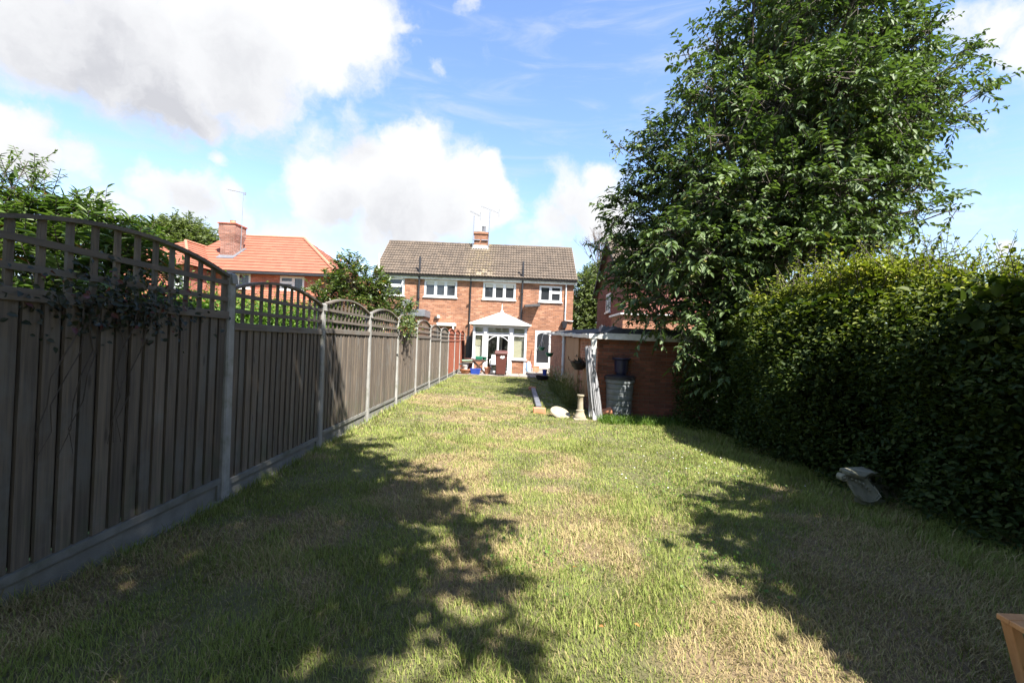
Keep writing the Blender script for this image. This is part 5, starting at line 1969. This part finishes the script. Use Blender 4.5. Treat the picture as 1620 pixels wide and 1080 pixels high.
    x, y = lathe_thing('dark_pot', 'dark red glazed pot with pale rim behind the seed trays', 'pot', 741, 21.0,
                       [(.12, 0), (.18, .40), (.20, .60), (.22, .62), (.22, .66), (.19, .66), (.16, .2), (0, .2)], M_bin, 'pot', soil=(.18, .6))
    # by the door: blue container, brick planter, stick
    x, y = pos(836, 577, 23.4)
    o = thing('gas_bottle', 'light blue gas bottle beside the conservatory wall', 'gas bottle', (x, y, zt))
    MB().lathe([(.12, 0), (.14, .02), (.145, .05), (.145, .36), (.12, .44), (.05, .48), (.04, .52), (0, .52)], (x, y, zt), 20).build('cylinder', M_lightblue, o, smooth=True)
    MB().lathe([(.09, .46), (.09, .54), (.08, .54), (.08, .47)], (x, y, zt), 16).build('collar', M_white, o, smooth=True)
    x, y = pos(848, 578, 23.6)
    o = thing('brick_planter', 'small reddish rectangular planter on the step by the back door', 'planter', (x, y, zt))
    MB().hexa([(x - .14, y - .11, zt), (x + .14, y - .11, zt), (x + .14, y + .11, zt), (x - .14, y + .11, zt),
               (x - .17, y - .13, zt + .27), (x + .17, y - .13, zt + .27), (x + .17, y + .13, zt + .27), (x - .17, y + .13, zt + .27)]).build('box', M_terra, o, bevel=.012)
    MB().box(x - .18, x + .18, y - .14, y + .14, zt + .2701, zt + .31).build('rim', M_terra, o, bevel=.008)
    a, b = at(841, 580, HY - .35), at(842, 553, HY - .12)
    o = thing('garden_broom', 'reddish broom leaning on the wall between conservatory and door', 'broom', (a.x, a.y, zt))
    MB().tube([(a.x, a.y, zt + .1), (b.x, HY - .02, b.z)], .016, 6).build('handle', M_woodred, o)
    MB().box(a.x - .14, a.x + .14, a.y - .04, a.y + .03, zt, zt + .11).build('head', M_woodred, o, bevel=.01)


terrace_things()

# dark gate between last fence post and conservatory
gx = at(744, 550, 23.6)
o = thing('side_gate', 'black timber gate between the red fence and the conservatory', 'gate', (-2.40, 24.3, 0))
for k in range(5):
    MB().box(-2.44 + k * .09, -2.36 + k * .09, 24.28, 24.30, .06, 1.78).build('gate_board', M_black, o)
for z in (.3, 1.5):
    MB().box(-2.44, -2.0, 24.301, 24.33, z, z + .08).build('gate_rail', M_black, o)

# ================================================================== planting
big = plobes([
    (1250, -90, 10.8, 1.6), (1370, -70, 10.6, 1.1), (1190, 25, 10.2, 1.0), (1310, 50, 9.3, 1.35), (1415, 85, 9.6, .8), (1430, 20, 10.0, .55),
    (1490, 95, 9.8, .42), (1530, 85, 10.0, .26), (1545, 70, 10.0, .14), (1490, 150, 9.6, .5), (1540, 140, 9.8, .26), (1578, 132, 9.8, .16), (1440, 165, 9.3, .7), (1500, 190, 9.5, .3), (1530, 185, 9.5, .12),
    (1135, 70, 10.0, .5), (1090, 82, 10.0, .2), (1090, 115, 9.9, .24), (1140, 150, 9.6, .9), (1260, 165, 8.8, 1.35), (1370, 195, 8.9, 1.1),
    (1430, 240, 9.1, .55), (1050, 215, 10.4, .6), (1030, 240, 10.4, .5), (980, 230, 10.6, .14), (1075, 175, 10.4, .36), (1065, 300, 10.2, 1.0), (1000, 290, 10.5, .3), (1170, 290, 8.8, 1.3),
    (1290, 300, 8.7, 1.25), (1390, 300, 8.9, .8), (1455, 270, 9.1, .32), (1460, 330, 9.0, .36), (1510, 330, 9.0, .18), (1010, 360, 10.5, .5), (1035, 410, 10.3, .8), (975, 405, 10.8, .2), (980, 440, 10.8, .22),
    (1110, 400, 8.8, 1.1), (1220, 390, 8.6, 1.1), (1330, 375, 8.8, .85), (1060, 470, 8.8, .65), (1005, 460, 10.6, .42), (1130, 480, 8.5, .8),
    (1200, 470, 8.4, .75), (1020, 440, 10.5, .5), (1110, 540, 8.4, .45), (1190, 540, 8.2, .5), (1150, 590, 8.0, .45),
    (978, 350, 10.7, .40), (972, 395, 10.8, .40), (985, 440, 10.8, .36), (990, 320, 10.6, .4), (1000, 395, 10.6, .5), (1000, 435, 10.5, .42), (1015, 480, 10.2, .4), (1045, 498, 9.2, .42), (1020, 330, 10.4, .6), (1270, 130, 11.8, 1.7), (1180, 330, 11.6, 1.8), (1330, 330, 11.6, 1.6), (1200, 180, 11.8, 1.4), (1380, 210, 11.5, 1.0), (1090, 390, 11.3, .9)])


def clumped(lobes):
    out = []
    for c, r in lobes:
        if r < .7:
            out.append((c, r))
            continue
        out.append((c, r * .8))
        for _ in range(9):
            d = Vector((random.gauss(0, 1), random.gauss(0, 1) - .35, random.gauss(0, .9))).normalized()
            out.append((tuple(Vector(c) + d * r * .72), r * random.uniform(.30, .42)))
    return out


big = clumped(big)
make_tree('cherry_tree', 'big dark green cherry tree rising behind the hedge and shed', 'tree', (5.6, 10.9, -.1), big, 108, .54, 13, .138, .063, .66, L_cherry,
          trunk_r=.24, trunk_top=(5.5, 10.6, 3.2), shell=.7, limb_n=1)

# two more trees of the garden behind the photographer, whose shade falls across the lawn
EDGE = [(-2.0, -.2), (1.5, -.3), (2.3, -.25), (3.0, -.1), (3.3, 0.0), (4.4, -.6), (5.7, -1.45), (6.5, -2.5), (6.9, -3.6)]


def shade_lobes(pts, zr, r):
    """crown lobes standing sunward of the given patches of shade"""
    out = []
    for (x, y) in pts:
        for _ in range(6):
            z = random.uniform(*zr)
            c = (x + SUN_POS.x / SUN_POS.z * z, y + SUN_POS.y / SUN_POS.z * z, z)
            if not in_view(np.array([c, (c[0], c[1] + r, c[2] - r * .6)]), 1.1).any():
                out.append((c, r))
                break
    return out


pts = []
y = -2.0
while y < 6.4:
    xe = np.interp(y, [e[0] for e in EDGE], [e[1] for e in EDGE]) - .72
    x = xe
    while x > -4.5:
        pts.append((x + random.uniform(-.12, .12), y + random.uniform(-.15, .15)))
        x -= .85
    y += .8
lob = shade_lobes(pts, (5.2, 8.6), .80)
make_tree('shade_tree', 'tall broadleaf tree behind the viewpoint shading the near fence', 'tree', (-1.2, -5.2, -.1), lob, 125, .42, 10, .15, .085, .45, L_cherry,
          trunk_r=.26, trunk_top=(-.6, -4.2, 4.4), cull=True, shell=.95, limb_n=1)
lob = shade_lobes([(2.45, 2.2), (2.5, 3.0), (2.4, 3.7), (3.1, 2.4), (3.2, 3.2), (3.1, 4.0), (3.9, 2.6), (3.8, 3.5), (2.6, 1.4), (3.4, 1.5), (2.9, .6), (3.8, .6), (4.6, 2.0), (4.6, 3.2), (3.0, 4.3), (3.5, 4.6), (2.3, 2.6), (2.3, 3.4), (2.9, 2.9), (2.4, 1.9)], (3.4, 4.8), .70)
make_tree('shade_tree', 'smaller broadleaf tree behind the viewpoint at the hedge end', 'tree', (5.6, -1.4, -.1), lob, 190, .42, 10, .13, .08, .45, L_cherry,
          trunk_r=.14, trunk_top=(5.3, -1.0, 2.6), cull=True, shell=.95, limb_n=1)
# unseen trees added beyond the hedge to cut sky fill on the fence
for k, (tx, ty, lab) in enumerate(((11.0, -3.0, 'tall added tree blocking sky beyond the hedge, behind the viewpoint'), (10.5, 2.0, 'tall added tree blocking sky beyond the hedge, beside the viewpoint'))):
    lob = [((tx + random.uniform(-1.0, 1.2), ty + random.uniform(-1.5, 1.2), 1.2 + j * .95), 1.7) for j in range(9)]
    make_tree('added_side_blocker_tree', lab, 'tree', (tx, ty, -.1), lob, 34, .8, 9, .24, .13, .4, L_cherry, trunk_r=.2, shell=.6, stems=False, cull=True)
# unseen trees added behind the viewpoint to block the low rear sky
for k, (tx, lab) in enumerate(((-6.5, 'dense added tree blocking rear sky beside the fence line'), (-1.5, 'dense added tree blocking rear sky in the middle'), (3.8, 'dense added tree blocking rear sky beside the hedge line'))):
    lob = [((tx + random.uniform(-1.6, 1.6), -8.6 + random.uniform(-1, 1), .9 + j * 1.05), 1.9) for j in range(10)]
    make_tree('added_rear_blocker_tree', lab, 'tree', (tx, -9.2, -.1), lob, 34, .8, 9, .24, .13, .4, L_cherry, trunk_r=.2, shell=.6, stems=False)


def hedge(name, label, fx, x1, y0, y1, ztop, leaf, dens_face, dens_top, ll, lw, side=-1, sprigs=0, lump=.3, rnd_top=.1):
    """a hedge running along Y; fx(y) is the garden face, side -1 = face looks to -X"""
    root = thing(name, label, 'hedge', ((fx((y0 + y1) / 2) + x1) / 2, (y0 + y1) / 2, 0))
    Ps, Ds, Us = [], [], []
    n = int(dens_face * (y1 - y0) * ztop(0))
    y = y0 + (y1 - y0) * rng.random(n)
    zt = np.array([ztop(v) for v in y])
    z = .03 + (zt - .03) * rng.random(n) ** .9
    bul = lump * (.55 * (vnoise(y, z, .95, 0) - .5) + .25 * (vnoise(y, z, .4, 1) - .5)) - rnd_top * np.clip((z - .52 * zt) / (.48 * zt), 0, 1) ** 2 - .18 * np.clip(.35 - z, 0, 1)
    x = np.array([fx(v) for v in y]) + side * bul - side * .38 * rng.random(n) ** 1.6
    Ps.append(np.stack([x, y, z], 1))
    D = rng.normal(0, .6, (n, 3)) + np.array([side * .55, 0, .1])
    Ds.append(D)
    Us.append(np.tile([side * .5, 0, 1.0], (n, 1)))
    xw = abs(x1 - fx(y0))
    n = int(dens_top * (y1 - y0) * xw)
    y = y0 + (y1 - y0) * rng.random(n)
    x = np.array([fx(v) for v in y]) + (-side) * (rnd_top * .75 + (xw - rnd_top * .75) * rng.random(n))
    zt = np.array([ztop(v) for v in y])
    z = zt + lump * .7 * (vnoise(x, y, .7, 2) - .5) + .16 * (vnoise(x, y, .2, 3) - .5) - .45 * rng.random(n) ** 2
    Ps.append(np.stack([x, y, z], 1))
    Ds.append(rng.normal(0, .6, (n, 3)) + np.array([0, 0, .35]))
    Us.append(np.tile([0, 0, 1.0], (n, 1)))
    P, D, U = np.concatenate(Ps), np.concatenate(Ds), np.concatenate(Us)
    D[:, 2] *= .7
    N = len(P)
    L = ll * (.6 + .7 * rng.random(N))
    v, q = leaf_geo(P, D, L, L * lw, up=U)
    nf = len(Ps[0])
    shade_tone = np.concatenate([rng.random(nf) ** 1.6 * (.16 + .84 * np.clip(Ps[0][:, 2] / 2.25, 0, 1) ** 5), .25 + .7 * rng.random(N - nf)])  # shade low on the face and sun at the top put into leaf colour
    np_mesh('foliage', v, [q], leaf, root, {'rnd': np.repeat(shade_tone, 6)}, kind='stuff')
    if sprigs:
        yy = y0 + (y1 - y0) * rng.random(sprigs)
        xx = np.array([fx(v) for v in yy]) - side * (rnd_top * .8 + (xw - rnd_top * .8) * rng.random(sprigs))
        zz = np.array([ztop(v) for v in yy]) - .1
        O = np.stack([xx, yy, zz], 1)
        T = unit(rng.normal(0, .35, (sprigs, 3)) + np.array([side * .1, 0, 1.0]))
        LN = .22 + .38 * rng.random(sprigs) ** 1.5
        v, q, rn = twig_leaves(O, T, LN, 9, ll * .95, ll * lw, .05)
        np_mesh('sprigs', v, [q], leaf, root, {'rnd': rn * .9 + .1}, kind='stuff')
        v, q = prisms(O - T * .2, O + T * LN[:, None], .006, .002)
        np_mesh('sprig_stems', v, [q], M_bark, root, kind='stuff')
    # branchy, twiggy inside with shaded leaves
    ns = int((y1 - y0) * 160)
    ys_ = y0 + (y1 - y0) * rng.random(ns)
    A = np.stack([np.array([fx(v) for v in ys_]) - side * (.55 + rnd_top * .5 + (xw - 1.0 - rnd_top * .5) * rng.random(ns)), ys_, np.zeros(ns)], 1)
    Bv = A + np.stack([rng.normal(0, .15, ns), rng.normal(0, .15, ns), ztop(0) * (.45 + .33 * rng.random(ns))], 1)
    v, q = prisms(A, Bv, .022, .006)
    np_mesh('stems', v, [q], M_bark, root, kind='stuff')
    n = int((y1 - y0) * 3600)
    y = y0 + (y1 - y0) * rng.random(n)
    P = np.stack([np.array([fx(v) for v in y]) - side * (.3 + (xw - .45) * rng.random(n)), y, .1 + (ztop(0) - .27) * rng.random(n)], 1)
    L = .085 + .06 * rng.random(n)
    v, q = leaf_geo(P, rng.normal(0, 1, (n, 3)), L, L * .75)
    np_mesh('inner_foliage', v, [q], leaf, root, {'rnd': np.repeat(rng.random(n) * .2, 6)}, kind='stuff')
    return root


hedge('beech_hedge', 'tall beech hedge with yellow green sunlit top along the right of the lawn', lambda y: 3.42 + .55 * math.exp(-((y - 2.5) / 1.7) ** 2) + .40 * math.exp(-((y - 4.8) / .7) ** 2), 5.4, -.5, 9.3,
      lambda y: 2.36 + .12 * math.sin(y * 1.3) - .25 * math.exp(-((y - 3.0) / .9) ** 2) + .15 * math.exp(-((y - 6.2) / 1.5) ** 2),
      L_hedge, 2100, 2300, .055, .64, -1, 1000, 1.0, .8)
hedge('clipped_hedge', 'low clipped bright green hedge seen through the fence trellis', lambda y: -3.75, -4.9, 5.2, 13.5, lambda y: 1.98 + .03 * math.sin(y * 3), L_clip, 900, 900, .045, .6, 1, 120)

make_tree('evergreen_shrub', 'large shrub with long glossy leaves showing above the near dark fence panel', 'shrub', (-5.0, 4.9, -.1),
          plobes([(70, 355, 4.6, .30), (120, 345, 4.8, .30), (160, 352, 5.0, .28), (195, 375, 5.1, .26), (225, 395, 5.2, .18), (25, 360, 4.5, .34), (40, 400, 4.4, .45),
                  (110, 400, 4.6, .5), (180, 410, 4.9, .4), (-40, 360, 4.4, .5), (215, 420, 5.1, .3), (70, 450, 4.4, .5), (140, 460, 4.6, .5)]),
          420, .20, 9, .125, .034, .25, L_laurel, trunk_r=.07, shell=.7, upw=.6, spread=.95)
make_tree('feathery_sapling', 'feathery leaved sapling rising above the long leaved shrub', 'sapling', (-5.6, 4.5, -.1),
          plobes([(15, 285, 4.5, .2), (-15, 295, 4.5, .26), (35, 310, 4.5, .25), (0, 320, 4.5, .35), (-50, 300, 4.4, .4), (38, 262, 4.6, .07), (60, 320, 4.6, .25)]),
          200, .26, 14, .05, .018, .15, L_fern, trunk_r=.035, shell=.8, upw=.7, spread=1.0)
make_tree('camellia_shrub', 'rounded glossy camellia shrub standing behind the sunlit fence panels', 'shrub', (-3.6, 10.6, -.1),
          plobes([(550, 440, 10.0, .45), (575, 450, 10.2, .45), (520, 460, 9.8, .42), (555, 420, 10.0, .22), (548, 410, 10.0, .12), (600, 465, 10.4, .38), (590, 440, 10.3, .25), (540, 490, 9.9, .5), (585, 490, 10.2, .5),
                  (620, 485, 10.8, .35), (640, 490, 11.0, .25), (600, 510, 10.5, .5), (510, 485, 9.7, .35)]),
          420, .2, 9, .095, .045, .15, L_camellia, trunk_r=.07, shell=.75, upw=.5)
make_tree('background_tree', 'pale green tree rising far behind the orange roof', 'tree', (-31.5, 44, -.1),
          plobes([(282, 372, 44, 1.9), (262, 378, 44, 1.8), (305, 375, 44, 1.5), (325, 385, 44, 1.2), (240, 385, 44, 2.0), (275, 395, 44, 2.6), (315, 400, 44, 2.2), (215, 390, 44, 2.2)]),
          75, 1.1, 10, .34, .16, .2, L_far, trunk_r=.3, shell=.7)
make_tree('background_tree', 'dense mid green tree between the two brick houses', 'tree', (5.0, 34, -.1),
          plobes([(930, 450, 34, 1.0), (925, 480, 34, 1.2), (938, 470, 34, 1.0), (915, 500, 34, 1.2), (940, 510, 34, 1.3), (920, 530, 34, 1.4), (945, 440, 34.5, .8), (960, 470, 35, 1.5), (950, 435, 35, .9)]),
          170, .7, 10, .22, .11, .2, L_far, trunk_r=.22, shell=.7)


def bare_tree():
    b = at(935, 520, 36)
    t = thing('bare_tree', 'leafless brown twigged tree behind the dense green one', 'tree', (b.x, 36, -.1))
    mb = MB()

    def grow(p, d, l, r, depth):
        q = p + d * l
        mb.tube([p, (p + q) / 2 + Vector((random.uniform(-1, 1), random.uniform(-1, 1), 0)) * l * .06, q], [r, r * .85, r * .7], 4 if depth > 1 else 6, caps=False)
        if depth >= 6:
            return
        for _ in range(3 if depth > 0 else 4):
            nd = (d + Vector((random.uniform(-1, 1), random.uniform(-1, 1), random.uniform(-.25, .6))) * .55).normalized()
            grow(p.lerp(q, random.uniform(.55, 1)), nd, l * random.uniform(.6, .78), r * .58, depth + 1)
    trunk = MB().tube([(b.x, 36, -.1), (b.x + .1, 36, 4.2)], [.2, .14], 8)
    trunk.build('trunk', M_twig, t, smooth=True)
    grow(Vector((b.x + .1, 36, 4.1)), Vector((.1, 0, 1)).normalized(), 2.6, .11, 0)
    mb.build('twigs', M_twig, t)['kind'] = 'stuff'


bare_tree()


def weeds():
    r0 = thing('weed_clump', 'tall seeding grass and weeds against the shed side wall', 'weeds', (1.55, 11.5, 0))
    n = 420
    y = 10.4 + 5.2 * rng.random(n) ** 1.2
    x = SX - .06 - (.08 + .36 * rng.random(n))
    A = np.stack([x, y, np.zeros(n)], 1)
    H = .15 + .62 * rng.random(n) ** 1.4
    T = unit(rng.normal(0, .18, (n, 3)) + np.array([-.05, 0, 1.0]))
    v, q, rn = twig_leaves(A, T, H, 5, .16, .014, .12, .35)
    np_mesh('leaves', v, [q], L_weed, r0, {'rnd': rn}, kind='stuff')
    v, q = prisms(A, A + T * H[:, None], .004, .002)
    np_mesh('stalks', v, [q], L_weed, r0, {'rnd': np.repeat(rng.random(n), 6)}, kind='stuff')
    k = H > .5
    E = (A + T * H[:, None])[k]
    m = len(E)
    v, q = leaf_geo(E, T[k] + rng.normal(0, .1, (m, 3)), np.full(m, .11), np.full(m, .022))
    np_mesh('seed_heads', v, [q], simple('seed_head', (.40, .34, .2)), r0, kind='stuff')
    # taller grass tuft under the shed front
    c = onground(975, 672)
    r1 = thing('grass_tuft', 'fresh green uncut grass tuft along the foot of the shed', 'grass', (c.x, c.y, 0))
    n = 2600
    x = 1.75 + 2.0 * rng.random(n)
    y = SY0 - .32 - .75 * rng.random(n) ** 1.3
    A = np.stack([x, y, gz(x, y) - .005], 1)
    D = unit(rng.normal(0, .45, (n, 3)) + np.array([0, -.1, 1.0]))
    L = .07 + .11 * rng.random(n)
    v, q = leaf_geo(A, D, L, np.full(n, .012))
    np_mesh('blades', v, [q], L_clip, r1, {'rnd': np.repeat(rng.random(n) * .7, 6)}, kind='stuff')
    # broad leaved lawn weeds
    wd = [(onground(px, py), r_) for px, py, r_ in ((1120, 745, .7), (1060, 770, .5), (1150, 890, .45), (820, 880, .35), (1020, 690, .7), (1100, 800, .4))]
    P = []
    for p, r_ in wd:
        m = int(500 * r_ * r_ + 30)
        a = rng.normal(0, .55, (m, 2)) * r_
        P.append(np.stack([p.x + a[:, 0], p.y + a[:, 1] * 1.3], 1))
    P = np.concatenate(P)
    n = len(P)
    P3 = np.stack([P[:, 0], P[:, 1], gz(P[:, 0], P[:, 1]) + .02 + .03 * rng.random(n)], 1)
    D = rng.normal(0, 1, (n, 3)) * np.array([1, 1, .25])
    L = .012 + .02 * rng.random(n)
    v, q = leaf_geo(P3, D, L, L * .8)
    o = np_mesh('clover_leaves', v, [q], L_clip, None, {'rnd': np.repeat(rng.random(n) * .6, 6)})
    tag(o, 'broad clover and weed leaves scattered through the lawn', 'clover', kind='stuff')
    n = 36
    fl = [onground(px, py) for px, py in ((1090, 745), (1110, 765), (1060, 740), (1130, 740), (1170, 745), (1010, 760), (1105, 725))]
    c = np.array([tuple(random.choice(fl)) for _ in range(n)])
    P = c + rng.normal(0, .28, (n, 3)) * np.array([1, 1.2, 0])
    P[:, 2] = gz(P[:, 0], P[:, 1]) + .045 + .02 * rng.random(n)
    vs, qs, b = [], [], 0
    for k in range(4):
        D = np.tile([math.cos(k * 1.571), math.sin(k * 1.571), .5], (n, 1))
        v, q = leaf_geo(P, D, np.full(n, .011), np.full(n, .013))
        vs.append(v)
        qs.append(q + b)
        b += len(v)
    o = np_mesh('clover_flowers', np.concatenate(vs), [np.concatenate(qs)], L_flower, None, {'rnd': np.full(b, .5)})
    tag(o, 'tiny white clover flowers dotted over the sunny grass', 'flowers', kind='stuff')
    for px, py in ((946, 1003), (1011, 1006), (905, 905)):
        p = onground(px, py)
        P = np.array([[p.x, p.y, float(gz(p.x, p.y)) + .045]])
        v, q = leaf_geo(P, np.array([[random.uniform(-1, 1), random.uniform(-1, 1), .1]]), np.array([.035]), np.array([.022]))
        o = np_mesh('fallen_leaf', v - np.array([p.x, p.y, 0]), [q], L_dry, None, {'rnd': np.full(6, random.random())})
        o.location = (p.x, p.y, 0)
        tag(o, 'dry orange fallen leaf lying on the sunny grass', 'leaf', 'fallen leaves')


weeds()
print('objects', len(bpy.data.objects), 'tris', sum(sum(len(p.vertices) - 2 for p in m.polygons) for m in bpy.data.meshes if m.users))
